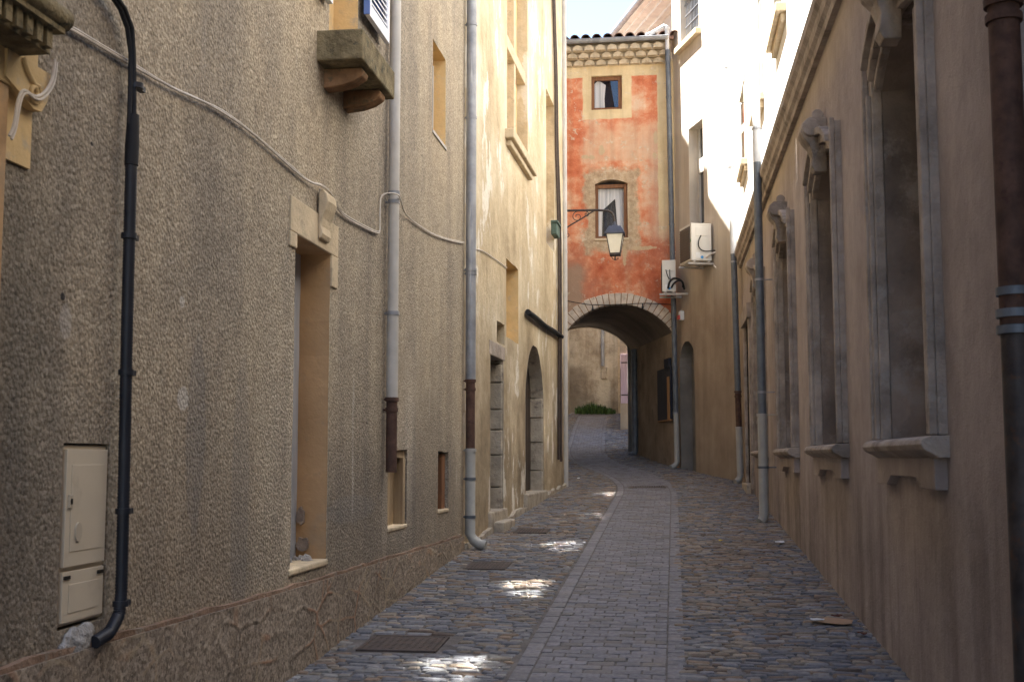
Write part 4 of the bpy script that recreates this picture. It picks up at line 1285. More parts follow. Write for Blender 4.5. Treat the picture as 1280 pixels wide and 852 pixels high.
# ------------------------------------------------------------------ corner building where the street bends
CB = Frame((1.3, 22.4), (0.1, 26.0), (-0.9487, -0.3162))
vy = CB.uy
def corner_building():
    t = thing("corner_building", (0.7, 24.3, 1.3), "pale angled building between the brown building and the arch, white in the sun above", "building")
    niche = rough_poly(arch(vy(24.95), vy(25.82), 1.2, 3.72, 0.32, 12), 0.008, 0.3, 14)
    win = rect(vy(24.27), vy(25.1), 6.35, 8.5)
    win2 = rect(vy(24.4), vy(25.5), 10.42, 11.6)
    mb = MB()
    L = CB.L
    wall_face(mb, CB, [(0, 0.8), (L + 0.05, 0.8), (L + 0.05, 13.6), (0, 13.6)], [niche, win, win2])
    for h in (win, win2): reveal(mb, CB, h, 0, -0.3)
    # set back behind the red house
    pts = [CB(L + 0.05, 0)[:2], (1.30, 27.0), (-0.20, 31.45), (-1.05, 33.93), (8, 35)]
    for p, q in zip(pts, pts[1:]):
        mb.quad((p[0], p[1], 4.6), (q[0], q[1], 4.6), (q[0], q[1], 13.6), (p[0], p[1], 13.6))
    mb.build("wall", "pale_render", t)
    n = MB(); reveal(n, CB, niche, 0.002, -0.28); sheet(n, CB, rect(vy(24.9), vy(25.9), 1.1, 4.1), -0.26); n.build("niche", "grey_jamb", t)
    n = MB()
    a, b = vy(24.27), vy(25.1)
    CB.box(n, a, a + 0.06, 6.35, 8.5, -0.26, -0.2); CB.box(n, b - 0.06, b, 6.35, 8.5, -0.26, -0.2); CB.box(n, a + 0.06, b - 0.06, 7.55, 7.85, -0.26, -0.2); CB.box(n, (a + b) / 2 - 0.035, (a + b) / 2 + 0.035, 6.35, 7.55, -0.26, -0.2)
    w = n.build("window", "white_trim", t)
    n = MB(); sheet(n, CB, rect(a, b, 6.35, 8.5), -0.24); n.build("pane", "glass", w)
    n = MB()
    a, b = vy(24.4), vy(25.5)
    k = a
    while k < b:
        CB.box(n, k, k + 0.012, 10.42, 11.6, -0.12, -0.108); k += 0.09
    for z in (10.6, 10.85, 11.1, 11.35): CB.box(n, a, b, z, z + 0.012, -0.106, -0.094)
    w = n.build("window", "zinc", t)
    n = MB(); sheet(n, CB, rect(a, b, 10.42, 11.6), -0.25); n.build("pane", "glass", w)
    n = MB(); CB.box(n, a - 0.12, b + 0.12, 10.3, 10.42, -0.2, 0.12); n.build("sill", "stone_pale", w, bevel=0.01)
    # boarded eaves and roof
    n = MB()
    path = [(1.30, 27.0), (-0.20, 31.45), (-1.05, 33.93)]
    nrm = [(-0.947, -0.32)] * 3
    lay = [(0.0, 13.16, 0.16), (0.16, 13.26, 0.22), (0.38, 13.36, 0.18), (0.56, 13.42, 0.14)]
    for i in range(2):
        for off, z, wd in lay:
            P = []
            for k_ in (i, i + 1):
                p, m_ = path[k_], nrm[k_]
                P.append([(p[0] + m_[0] * (off - 0.02), p[1] + m_[1] * (off - 0.02)), (p[0] + m_[0] * (off + wd), p[1] + m_[1] * (off + wd))])
            n.hexa([(*P[0][0], z), (*P[1][0], z), (*P[1][1], z + 0.02), (*P[0][1], z + 0.02), (*P[0][0], z + 0.3), (*P[1][0], z + 0.3), (*P[1][1], z + 0.3), (*P[0][1], z + 0.3)])
    n.build("eaves", "eaves_board", t)
    n = MB()
    n.tube([(p[0] + m_[0] * 0.75, p[1] + m_[1] * 0.75, 13.55) for p, m_ in zip(path, nrm)], 0.085, 10)
    n.build("gutter", "zinc", t, smooth=True)
    n = MB()
    rp = [CB(-0.1, 0, 0.15)[:2], CB(L + 0.1, 0, 0.15)[:2], (0.65, 26.8), (-0.88, 31.25), (-1.72, 33.75), (7, 35.5), (8, 22.0)]
    z = 13.66
    k = len(rp)
    vs_ = [(*p, z + (0.9 if p[0] > 5 else 0)) for p in rp]
    n.add(vs_ + [(x, y, zz + 0.12) for x, y, zz in vs_], [tuple(range(k)), tuple(range(k, 2 * k))] + [(i, (i + 1) % k, k + (i + 1) % k, k + i) for i in range(k)])
    n.build("roof", "roof_tile", t)
corner_building()

# ------------------------------------------------------------------ houses round the edges
def near_right_house():
    t = thing("dark_house", (1.34, 0, 0), "dark brown house wall at the right edge beyond the rusty pipe", "house")
    F = Frame((1.36, 0), (1.36, 10), (-1, 0))
    mb = MB()
    h = [rect(-2.5, -1.3, 0.9, 2.6), rect(-6.4, -5.2, 0.0, 2.2), rect(-2.5, -1.3, 4.2, 6.0), rect(-6.4, -5.2, 4.2, 6.0)]
    wall_face(mb, F, [(-8, -1), (4.69, -1), (4.69, 8.6), (-8, 8.6)], h)
    for q in h: reveal(mb, F, q, 0, -0.2)
    shell(mb, 9, 1.36, -8, 4.69, -1, 8.6)
    mb.build("wall", "brown_render", t)
    for q in h:
        n = MB(); sheet(n, F, q, -0.18); n.build("window", "glass", t)
    n = MB(); eaves_roof(n, 9, 1.36, -8.2, 4.68, 8.7, 0.35); n.build("roof", "roof_tile", t)
near_right_house()

def left_rear_house():
    t = thing("tall_house", (-3.4, 28, 1.6), "tall weathered house on the left just beyond the arch", "house")
    mb = MB()
    mb.quad((-2.44, 26.0, 1), (-3.45, 30.7, 1), (-3.45, 30.7, 15.3), (-2.44, 26.0, 15.3))
    mb.quad((-2.44, 24.22, 0.6), (-2.44, 26.0, 0.6), (-2.44, 26.0, 15.3), (-2.44, 24.22, 15.3))
    mb.quad((-10, 24.22, 1), (-2.44, 24.22, 1), (-2.44, 24.22, 15.3), (-10, 24.22, 15.3))
    mb.quad((-10, 24.22, 1), (-10, 30.7, 1), (-10, 30.7, 15.3), (-10, 24.22, 15.3))
    mb.quad((-10, 30.7, 1), (-3.45, 30.7, 1), (-3.45, 30.7, 15.3), (-10, 30.7, 15.3))
    mb.build("wall", "weathered_plaster", t)
    n = MB(); n.hexa([(-10.2, 24.2, 15.3), (-2.46, 24.2, 15.3), (-3.47, 30.8, 15.3), (-10.2, 30.8, 15.3), (-10.2, 24.2, 15.45), (-2.46, 24.2, 15.45), (-3.47, 30.8, 15.45), (-10.2, 30.8, 15.45)])
    n.build("roof", "roof_tile", t)
    t = thing("low_house", (-3.5, 36, 2.2), "lower house with a dark doorway on the left beyond the arch", "house")
    F = Frame((-3.46, 30.69), (-3.52, 41.2), (1, 0))
    h = [rect(5.2, 6.3, 2.3, 4.6), rect(2.0, 3.0, 5.2, 6.6)]
    mb = MB()
    wall_face(mb, F, [(0, 1), (F.L, 1), (F.L, 8.3), (0, 8.3)], h)
    for q in h: reveal(mb, F, q, 0, -0.2)
    mb.quad((-10, 41.2, 1), (-3.52, 41.2, 1), (-3.52, 41.2, 8.3), (-10, 41.2, 8.3))
    mb.quad((-10, 30.72, 1), (-10, 41.2, 1), (-10, 41.2, 8.3), (-10, 30.72, 8.3))
    mb.build("wall", "weathered_plaster", t)
    n = MB(); sheet(n, F, h[0], -0.15); n.build("door", "dark_door", t)
    n = MB(); sheet(n, F, h[1], -0.18); n.build("window", "glass", t)
    n = MB(); n.hexa([(-10.2, 30.5, 8.3), (-3.2, 30.5, 8.3), (-3.2, 41.4, 8.3), (-10.2, 41.4, 8.3), (-10.2, 30.5, 8.45), (-3.2, 30.5, 8.45), (-3.2, 41.4, 8.45), (-10.2, 41.4, 8.45)])
    n.build("roof", "roof_tile", t)
left_rear_house()

def back_house():
    t = thing("back_house", (-2.6, 41.3, 3.0), "stained ochre house closing the street beyond the arch, with weeds at its foot", "house")
    F = Frame((-9, 42.4), (3, 40.6), (-0.148, -0.989))
    mb = MB()
    wall_face(mb, F, [(0, 1.5), (F.L, 1.5), (F.L, 7.6), (0, 7.6)], [])
    e = F(F.L, 0)
    mb.quad((e[0], e[1], 1.5), (e[0] + 1, e[1] + 7, 1.5), (e[0] + 1, e[1] + 7, 7.6), (e[0], e[1], 7.6))
    mb.quad((-9, 42.4, 1.5), (-8, 49, 1.5), (-8, 49, 7.6), (-9, 42.4, 7.6))
    mb.build("wall", "weathered_plaster", t)
    n = MB(); n.hexa([F(-0.1, 7.5, 0.4), F(F.L + .1, 7.5, 0.4), F(F.L + .1, 9.2, -6), F(-0.1, 9.2, -6), F(-0.1, 7.65, 0.4), F(F.L + .1, 7.65, 0.4), F(F.L + .1, 9.35, -6), F(-0.1, 9.35, -6)])
    n.build("roof", "roof_tile", t)
    # pale quoin strip at the right of the visible wall
    n = MB(); u = (-1.86 + 9) / F.t[0]
    F.box(n, u, u + 0.16, 2.7, 7.5, -0.02, 0.03); n.build("quoin", "stone_pale", t)
    # dry drain outlet under the downpipe
    n = MB(); u = (-2.34 + 9) / F.t[0]
    F.box(n, u - 0.10, u + 0.10, 4.3, 4.72, -0.02, 0.06); n.build("drain_outlet", "stone_block", t, bevel=0.02)
    return F
BF = back_house()

def shutter_house():
    t = thing("shutter_house", (-1.0, 36, 2.4), "low pale house with lilac shutters seen through the arch on the right", "house")
    mb = MB()
    mb.box(-1.56, 6, 36.0, 40.3, 1.5, 7.6)
    mb.build("wall", "pale_render", t)
    n = MB(); n.hexa([(-1.8, 35.6, 7.6), (6, 35.6, 7.6), (6, 40.4, 8.8), (-1.8, 40.4, 8.8), (-1.8, 35.6, 7.72), (6, 35.6, 7.72), (6, 40.4, 8.92), (-1.8, 40.4, 8.92)])
    n.build("roof", "roof_tile", t)
    F = Frame((0, 36), (1, 36), (0, -1))
    n = MB(); F.box(n, -0.95, -0.35, 3.25, 4.65, -0.02, 0.02); w = n.build("window", "dark_gap", t)
    for a in (-1.54, -0.34):
        n = MB()
        for k in range(4): F.box(n, a + k * 0.145, a + k * 0.145 + 0.14, 3.22, 4.69, 0.03, 0.06)
        s = n.build("shutter", "lilac_shutter", w, bevel=0.004)
    n = MB()
    for z in (3.45, 4.42): F.box(n, -1.52, -0.98, z, z + 0.035, 0.06, 0.072)
    n.build("hinge", "iron", w)
shutter_house()

# ------------------------------------------------------------------ downpipes
def ring(mb, p, r, h=0.03):
    mb.tube([(p[0], p[1], p[2] - h / 2), (p[0], p[1], p[2] + h / 2)], r, 14)
DP = "downpipes fixed to the street walls"
def downpipe(x, y, spans, rings, label, wall_x=None, shoe=None, lean=(0, 0), seg=14):
    """spans: (z0, z1, radius, material, part name)"""
    z0 = spans[0][0]
    t = thing("downpipe", (x, y, z0), label, "downpipe", DP)
    P = lambda z: (x + lean[0] * (z - z0), y + lean[1] * (z - z0), z)
    for a, b, r, m_, nm in spans:
        n = MB()
        if shoe and a == z0:
            s = Vector(shoe)
            n.tube([Vector(P(b)), Vector(P(a + 0.10)), Vector(P(a + 0.035)) + s * 0.25, Vector(P(a - 0.005)) + s * 0.6, Vector(P(a - 0.02)) + s * 1.0], r, seg)
        else:
            n.tube([P(a), P(b)], r, seg)
        n.build(nm, m_, t, smooth=True)
    for z, r, m_ in rings:
        n = MB(); ring(n, P(z), r)
        if wall_x is not None:
            n.tube([P(z), (wall_x, y + lean[1] * (z - z0), z)], 0.008, 6)
        n.build("collar", m_, t, smooth=True)
    return t

downpipe(-2.155, 9.08, [(1.49, 2.06, 0.043, "rust", "cast_iron_foot"), (2.06, 2.72, 0.046, "pvc_pale", "lower_pipe"), (2.72, 13.0, 0.043, "pvc_pale", "pipe")],
         [(2.05, 0.054, "rust"), (1.97, 0.050, "rust"), (2.72, 0.053, "zinc"), (3.67, 0.048, "zinc"), (3.60, 0.048, "zinc"), (6.6, 0.05, "zinc")],
         "zinc downpipe passing behind the small balcony, its rusty foot ending well above the ground", -2.22)
downpipe(-2.145, 12.66, [(0.70, 1.70, 0.055, "pvc_grey", "lower_pipe"), (1.70, 2.42, 0.050, "rust", "cast_iron_section"), (2.42, 13.0, 0.056, "zinc", "pipe")],
         [(1.68, 0.064, "pvc_grey"), (1.38, 0.061, "zinc_dark"), (0.98, 0.061, "zinc_dark"), (2.42, 0.06, "rust"), (2.33, 0.058, "rust"), (3.62, 0.063, "zinc"), (3.58, 0.063, "zinc"), (6.35, 0.063, "zinc"), (5.3, 0.06, "zinc")],
         "zinc downpipe where the grey and cream walls meet, with a bent foot", -2.22, (0.17, -0.02, 0))
downpipe(-1.955, 21.95, [(1.06, 13.0, 0.050, "pvc_pale", "pipe")], [(3.0, 0.056, "pvc_pale"), (5.4, 0.056, "pvc_pale"), (8.0, 0.056, "pvc_pale")],
         "thin pale downpipe at the far end of the cream wall, beside the arch", -2.0)
downpipe(0.075, 25.78, [(1.42, 2.55, 0.058, "pvc_grey", "lower_pipe"), (2.55, 10.45, 0.058, "zinc_dark", "pipe")],
         [(2.55, 0.066, "zinc"), (4.2, 0.065, "zinc_dark"), (6.6, 0.065, "zinc_dark"), (9.4, 0.065, "zinc_dark")],
         "dark downpipe running down the right edge of the red house from its gutter", None, (-0.14, -0.08, 0), lean=(-0.010, -0.01))
downpipe(1.20, 22.28, [(1.18, 2.15, 0.062, "pvc_grey", "lower_pipe"), (2.15, 2.78, 0.056, "rust", "cast_iron_section"), (2.78, 5.35, 0.058, "zinc_dark", "pipe"), (5.35, 12.6, 0.058, "pale_pipe", "pale_pipe")],  # pipe turns paler above the string course
         [(2.15, 0.07, "pvc_grey"), (2.80, 0.068, "rust"), (2.72, 0.066, "rust"), (5.2, 0.068, "zinc"), (8.9, 0.067, "pale_pipe"), (7.0, 0.067, "pale_pipe")],
         "downpipe at the bend of the right wall, white above, dark with a rusty section below", None, (-0.10, -0.06, 0), lean=(-0.0125, 0.0))
downpipe(1.135, 15.72, [(0.80, 2.15, 0.062, "pvc_grey", "lower_pipe"), (2.15, 5.45, 0.054, "zinc_dark", "pipe"), (5.45, 12.6, 0.054, "pale_pipe", "pale_pipe")],  # top length is paler than the one below
         [(2.15, 0.072, "pvc_grey"), (2.44, 0.06, "zinc"), (1.48, 0.068, "zinc_dark"), (3.9, 0.062, "zinc"), (5.9, 0.062, "zinc"), (8.5, 0.062, "pale_pipe")],
         "downpipe crossing the string course of the brown wall between two carved windows", 1.3, (-0.06, -0.05, 0))
downpipe(1.235, 4.52, [(0.35, 2.08, 0.055, "iron", "lower_pipe"), (2.08, 7.5, 0.056, "rust", "cast_iron_pipe")],
         [(2.06, 0.069, "zinc_dark"), (2.12, 0.069, "zinc_dark"), (2.2, 0.066, "zinc_dark"), (3.28, 0.070, "rust"), (3.34, 0.068, "rust"), (3.22, 0.066, "rust")],
         "thick rust-brown cast iron downpipe at the right edge with a grey lower length")
u = BF(((-2.36 + 9) / BF.t[0]), 0, 0.09)
downpipe(u[0], u[1], [(4.75, 7.5, 0.055, "zinc", "pipe")], [(5.9, 0.065, "zinc"), (7.4, 0.065, "zinc")], "short grey downpipe on the stained wall beyond the arch")
downpipe(-0.935, 29.75, [(1.66, 4.28, 0.075, "zinc_dark", "pipe")], [(3.4, 0.085, "zinc_dark"), (2.4, 0.085, "zinc_dark")], "dark drainpipe inside the passage at its far end", None, (-0.12, -0.1, 0))

def gutter_spout():
    n = MB()
    n.tube([(-0.50, 25.72, 10.80), (-0.30, 25.70, 10.88), (-0.08, 25.66, 10.99), (-0.035, 25.66, 10.97), (-0.025, 25.66, 10.85), (-0.025, 25.69, 10.42)], 0.045, 10)
    t = thing("gutter_outlet", (-0.2, 25.68, 10.42), "pale bent rain pipe joining the gutter at the top right of the red house", "pipe")
    n.build("bent_pipe", "pale_pipe", t, smooth=True)
    n = MB(); n.tube([(-0.025, 25.66, 10.90), (-0.025, 25.66, 10.96)], 0.053, 12); n.build("collar", "pale_pipe", t, smooth=True)
gutter_spout()

# ------------------------------------------------------------------ conduit, cables, boxes on the left wall
def conduit():
    t = thing("cable_conduit", (-2.17, 4.55, 0.9), "black corrugated cable conduit clipped to the roughcast wall beside the meter cabinet", "conduit")
    n = MB()
    path = [Vector((-2.165, 4.528, 2.80)), Vector((-2.165, 4.535, 2.15)), Vector((-2.165, 4.553, 1.40)), Vector((-2.165, 4.558, 1.07)), Vector((-2.165, 4.545, 0.99)), Vector((-2.165, 4.47, 0.93)), Vector((-2.18, 4.37, 0.905))]
    # corrugation: resample and alternate the radius
    pts, rr = [], []
    tot = 0
    for a, b in zip(path, path[1:]):
        L = (b - a).length
        k = max(1, int(L / 0.0065))
        for j in range(k):
            pts.append(a.lerp(b, j / k)); rr.append(0.0255 if len(pts) % 2 else 0.0225)
    for _ in range(6):
        pts = [pts[0]] + [(pts[i - 1] + pts[i] * 2 + pts[i + 1]) / 4 for i in range(1, len(pts) - 1)] + [pts[-1]]
    n.tube(pts, rr, 14)
    n.build("corrugated_tube", "black_plastic", t, smooth=True, angle=60)
    n = MB(); n.tube([(-2.165, 4.528, 2.78), (-2.165, 4.53, 2.86), (-2.165, 4.532, 2.99)], [0.028, 0.029, 0.024], 14); n.build("tape_wrap", "black_rubber", t, smooth=True)
    base = [(4.20, 3.44), (4.33, 3.42), (4.42, 3.395), (4.485, 3.34), (4.515, 3.25), (4.53, 3.12), (4.53, 2.95)]
    for dy, dx, k in ((-0.012, 0.012, 0), (0.012, 0.004, 1), (0.0, 0.022, 2)):
        n = MB(); n.tube([(-2.185 + dx, y + dy + 0.006 * math.sin(i * 2 + k), z + dy * 0.6) for i, (y, z) in enumerate(base)], 0.0105, 8)
        n.build("cable", "black_rubber", t, smooth=True)
    for y, z in ((4.555, 3.115), (4.535, 2.49), (4.548, 1.94), (4.56, 1.39), (4.562, 1.03)):
        n = MB(); n.tube([(-2.165, y - 0.008, z - 0.011), (-2.165, y - 0.008, z + 0.011)], 0.031, 12)
        n.box(-2.175, -2.15, y + 0.018, y + 0.052, z - 0.011, z + 0.011)
        n.build("clip", "black_plastic", t, smooth=True)
conduit()

def meter_cabinet():
    t = thing("meter_cabinet", (-2.22, 4.35, 0.98), "cream electric meter cabinet set flush into the roughcast wall", "meter cabinet")
    n = MB(); GB.box(n, 4.17, 4.525, 0.985, 1.648, -0.12, -0.012); n.build("case", "cream_box_edge", t, bevel=0.004)
    n = MB(); GB.box(n, 4.188, 4.508, 1.20, 1.632, -0.02, 0.004); GB.box(n, 4.225, 4.475, 1.255, 1.575, 0.004, 0.0065)
    d = n.build("door", "cream_box", t, bevel=0.003)
    n = MB(); GB.box(n, 4.205, 4.235, 1.415, 1.465, 0.004, 0.010); n.build("lock", "cream_box_edge", d, bevel=0.002)
    n = MB(); GB.box(n, 4.216, 4.226, 1.43, 1.45, 0.010, 0.013); n.build("keyhole", "dark_gap", d)
    n = MB()
    n.prism([(4.282 + 0.026 * math.cos(a * math.pi / 10), 1.325 + 0.036 * math.sin(a * math.pi / 10)) for a in range(20)], GB, 0.006, 0.012)
    n.build("badge", "cream_box_edge", d, bevel=0.002)
    n = MB(); GB.box(n, 4.188, 4.508, 0.998, 1.182, -0.02, 0.002); GB.box(n, 4.235, 4.465, 1.03, 1.135, 0.002, 0.0045); n.build("lower_panel", "cream_box", t, bevel=0.003)
    n = MB(); GB.box(n, 4.195, 4.24, 1.155, 1.168, 0.002, 0.007); GB.box(n, 4.455, 4.50, 1.155, 1.168, 0.002, 0.007); n.build("vent", "dark_gap", t)
meter_cabinet()

def lump():
    rg = random.Random(2)
    bm = bmesh.new()
    bmesh.ops.create_icosphere(bm, subdivisions=4, radius=1)
    for v in bm.verts:
        k = 1 + 0.16 * math.sin(v.co.z * 3.1 + 1) * math.sin(v.co.y * 4.3 + 0.5) + 0.06 * math.sin(v.co.y * 13 + v.co.z * 11) + rg.uniform(-0.035, 0.035)
        v.co = Vector((v.co.x * 0.022 * k, v.co.y * 0.15 * k, v.co.z * 0.075 * k + v.co.y * 0.03))
    mb = MB()
    mb.v = [(v.co.x - 2.212, v.co.y + 4.30, v.co.z + 0.905) for v in bm.verts]
    mb.f = [tuple(v.index for v in f.verts) for f in bm.faces]
    bm.free()
    tag(mb.build("mortar_patch", "concrete_lump", smooth='all'), "rough grey lump of mortar under the meter cabinet where the conduit enters the wall", "mortar")
lump()

def cable_path(pts, amp, rg):
    out = []
    for i, p in enumerate(pts):
        out.append((p[0] + rg.uniform(-0.2, 1) * amp * 0.5, p[1], p[2] + rg.uniform(-1, 1) * amp))
    # smooth subdivision
    for _ in range(2):
        q = [out[0]]
        for a, b in zip(out, out[1:]):
            q.append(tuple(0.75 * u_ + 0.25 * v_ for u_, v_ in zip(a, b))); q.append(tuple(0.25 * u_ + 0.75 * v_ for u_, v_ in zip(a, b)))
        q.append(out[-1])
        out = q
    return out
def white_cables():
    rg = random.Random(6)
    t = thing("wall_cable", (-2.2, 6.5, 3.2), "twisted pair of white cables sagging across the roughcast wall over the niche", "cable")
    A = [(3.99, 3.17), (4.09, 3.19), (4.31, 3.2), (4.56, 3.21), (4.96, 3.24), (5.27, 3.28), (5.58, 3.31), (5.92, 3.32), (6.3, 3.31), (6.73, 3.29), (7.05, 3.285), (7.22, 3.31), (7.45, 3.285), (7.7, 3.24), (7.98, 3.24), (8.79, 3.29), (8.83, 3.33), (8.82, 3.50), (8.86, 3.62), (8.95, 3.64), (9.08, 3.62), (9.66, 3.62), (10.31, 3.64), (11.05, 3.69), (12.27, 3.85), (12.55, 3.9)]
    for k in range(2):
        n = MB()
        pts = []
        for i, (y, z) in enumerate(A):
            x = -2.203
            if 8.9 < y < 9.2: x = -2.10
            elif 7.1 < y < 7.6: x = -2.17
            pts.append((x, y, z + (0.012 if k else 0) * (1 if i < 4 else 0.5)))
        n.tube(cable_path(pts, 0.006, rg), 0.0055, 6)
        n.build("strand", "white_cable", t, smooth=True)
    t = thing("wall_cable", (-2.17, 3.8, 2.7), "pair of white cables looping under the carved doorcase at the left edge", "cable")
    B = [(3.90, 3.01), (3.89, 2.93), (3.84, 2.87), (3.78, 2.835), (3.70, 2.845), (3.67, 2.79), (3.655, 2.70), (3.63, 2.66)]
    for k in range(2):
        n = MB(); n.tube(cable_path([(-2.165, y + 0.014 * k, z - 0.006 * k) for y, z in B], 0.003, rg), 0.0055, 6); n.build("strand", "white_cable", t, smooth=True)
    n = MB(); n.tube(cable_path([YB(uy(y), z, 0.012) for y, z in [(12.75, 3.9), (13.1, 3.93), (13.6, 4.0), (14.1, 4.03), (14.8, 4.06), (15.45, 4.08)]], 0.004, rg), 0.006, 6)
    tag(n.build("wall_cable", "white_cable", smooth=True), "thin dirty cable on the cream wall running from the downpipe to the blind window", "cable")
    # heavy black cable on the cream wall
    n = MB(); n.tube(cable_path([YB(uy(y), z, 0.05) for y, z in [(17.05, 3.70), (18, 3.71), (19, 3.69), (20, 3.72), (21.2, 3.74)]], 0.012, rg), 0.042, 10)
    tag(n.build("insulated_cable", "black_rubber", smooth=True), "thick black insulated cable lying level across the cream wall above the arched doorway", "cable")
    t = thing("riser_cable", (-2.0, 20.9, 1.5), "bundle of dark cables climbing the end of the cream wall beside the pale downpipe", "cable")
    V = [(20.95, 1.55), (20.98, 2.6), (21.02, 4.0), (21.0, 5.45), (20.85, 6.3), (20.72, 7.1), (20.6, 8.25), (20.35, 9.5), (20.2, 11.0), (20.1, 12.8)]
    for k in range(3):
        n = MB(); n.tube(cable_path([YB(uy(y + 0.09 * (k - 1) * (1 if 3 < z < 10 else 0.4)), z, 0.03 + 0.02 * (k == 1)) for y, z in V], 0.03, rg), 0.022 if k != 2 else 0.014, 8)
        n.build("strand", "brown_cable" if k < 2 else "white_cable", t, smooth=True)
white_cables()

def junction_boxes():
    t = thing("junction_box", YB(uy(20.2), 5.36, 0.1), "dark green junction box on the end of the cream wall left of the lantern bracket", "junction box")
    n = MB(); YB.box(n, uy(20.15), uy(20.6), 5.40, 5.62, 0.0, 0.10); n.build("case", "green_box", t, bevel=0.012)
    n = MB(); YB.box(n, uy(20.12), uy(20.63), 5.60, 5.64, 0.0, 0.125); n.build("lid", "green_box", t, bevel=0.008)
    t = thing("fuse_box", (-2.02, 22.0, 5.93), "small pale grey fuse box beneath the lantern arm at the wall corner", "fuse box")
    n = MB(); n.box(-2.06, -1.95, 22.02, 22.10 + 0.02, 5.93, 6.17); n.build("case", "sticker_white", t, bevel=0.006)
    n = MB(); n.box(-2.05, -1.96, 22.01, 22.02, 5.95, 6.15); n.build("cover", "pvc_pale", t, bevel=0.003)
    t = thing("alarm_siren", CB(vy(25.5), 4.5, 0.05), "small red and white alarm siren on the angled wall beside the arch", "alarm")
    n = MB(); CB.box(n, vy(25.5), vy(25.5) + 0.14, 4.5, 4.70, 0, 0.09); n.build("case", "sticker_white", t, bevel=0.015)
    n = MB(); CB.box(n, vy(25.5) + 0.01, vy(25.5) + 0.13, 4.51, 4.61, 0.09, 0.13); n.build("beacon", "siren_red", t, bevel=0.015)
junction_boxes()

# ------------------------------------------------------------------ street lantern
def street_lantern():
    t = thing("street_lantern", (-2.0, 22.05, 6.2), "old iron wall lantern hanging from a scrolled bracket in front of the red house", "lantern")
    y = 22.15
    n = MB()
    n.tube([(-2.03, y, 6.22), (-1.40, y, 6.215), (-1.16, y, 6.20), (-1.08, y, 6.155), (-1.045, y, 6.07), (-1.04, y, 5.96)], 0.022, 10)
    n.box(-2.05, -2.02, y - 0.05, y + 0.05, 5.78, 6.32)
    arm = n.build("bracket", "iron", t, smooth=True)
    n = MB(); n.tube([(-2.03, y, 5.83), (-1.85, y, 5.95), (-1.65, y, 6.06), (-1.42, y, 6.205)], 0.014, 8); n.build("brace", "iron", arm, smooth=True)
    def scroll(cx, cz, r, a0, turns, sgn):
        return [(cx + sgn * r * (1 - 0.75 * i / 29) * math.cos(a0 + turns * 2 * math.pi * i / 29), y, cz + r * (1 - 0.75 * i / 29) * math.sin(a0 + turns * 2 * math.pi * i / 29)) for i in range(30)]
    for args in ((-1.73, 6.10, 0.10, 1.5, 1.3, 1), (-1.93, 5.76, 0.07, 1.2, 1.4, 1), (-1.56, 6.14, 0.05, 1.5, 1.2, -1)):
        n = MB(); n.tube(scroll(*args), 0.008, 6); n.build("scroll", "iron", arm, smooth=True)
    cx = -1.03
    def frus(n, z0, w0, z1, w1):
        n.hexa([(cx - w0, y - w0, z0), (cx + w0, y - w0, z0), (cx + w0, y + w0, z0), (cx - w0, y + w0, z0), (cx - w1, y - w1, z1), (cx + w1, y - w1, z1), (cx + w1, y + w1, z1), (cx - w1, y + w1, z1)])
    n = MB(); frus(n, 5.735, 0.185, 5.765, 0.185); frus(n, 5.765, 0.175, 5.89, 0.11); frus(n, 5.89, 0.06, 5.925, 0.05); n.tube([(cx - 0.01, y, 5.92), (cx - 0.01, y, 5.985)], [0.04, 0.022], 10)
    n.build("cap", "lamp_blue", t, bevel=0.006)
    n = MB(); frus(n, 5.39, 0.092, 5.735, 0.152); g = n.build("glass", "lamp_glass", t)
    n = MB()
    for sx in (-1, 1):
        for sy in (-1, 1):
            n.tube([(cx + sx * 0.095, y + sy * 0.095, 5.385), (cx + sx * 0.157, y + sy * 0.157, 5.74)], 0.010, 6)
    frus(n, 5.345, 0.10, 5.385, 0.104)
    n.build("frame", "iron", t)
    n = MB()
    n.tube([(cx, y, 5.345), (cx, y, 5.30), (cx + 0.0, y, 5.26)], [0.02, 0.012, 0.02], 8)
    n.tube([(cx - 0.07, y, 5.345), (cx - 0.05, y, 5.29), (cx, y, 5.265), (cx + 0.06, y, 5.285), (cx + 0.05, y, 5.31)], 0.009, 6)
    n.build("finial", "iron", t, smooth=True)
street_lantern()

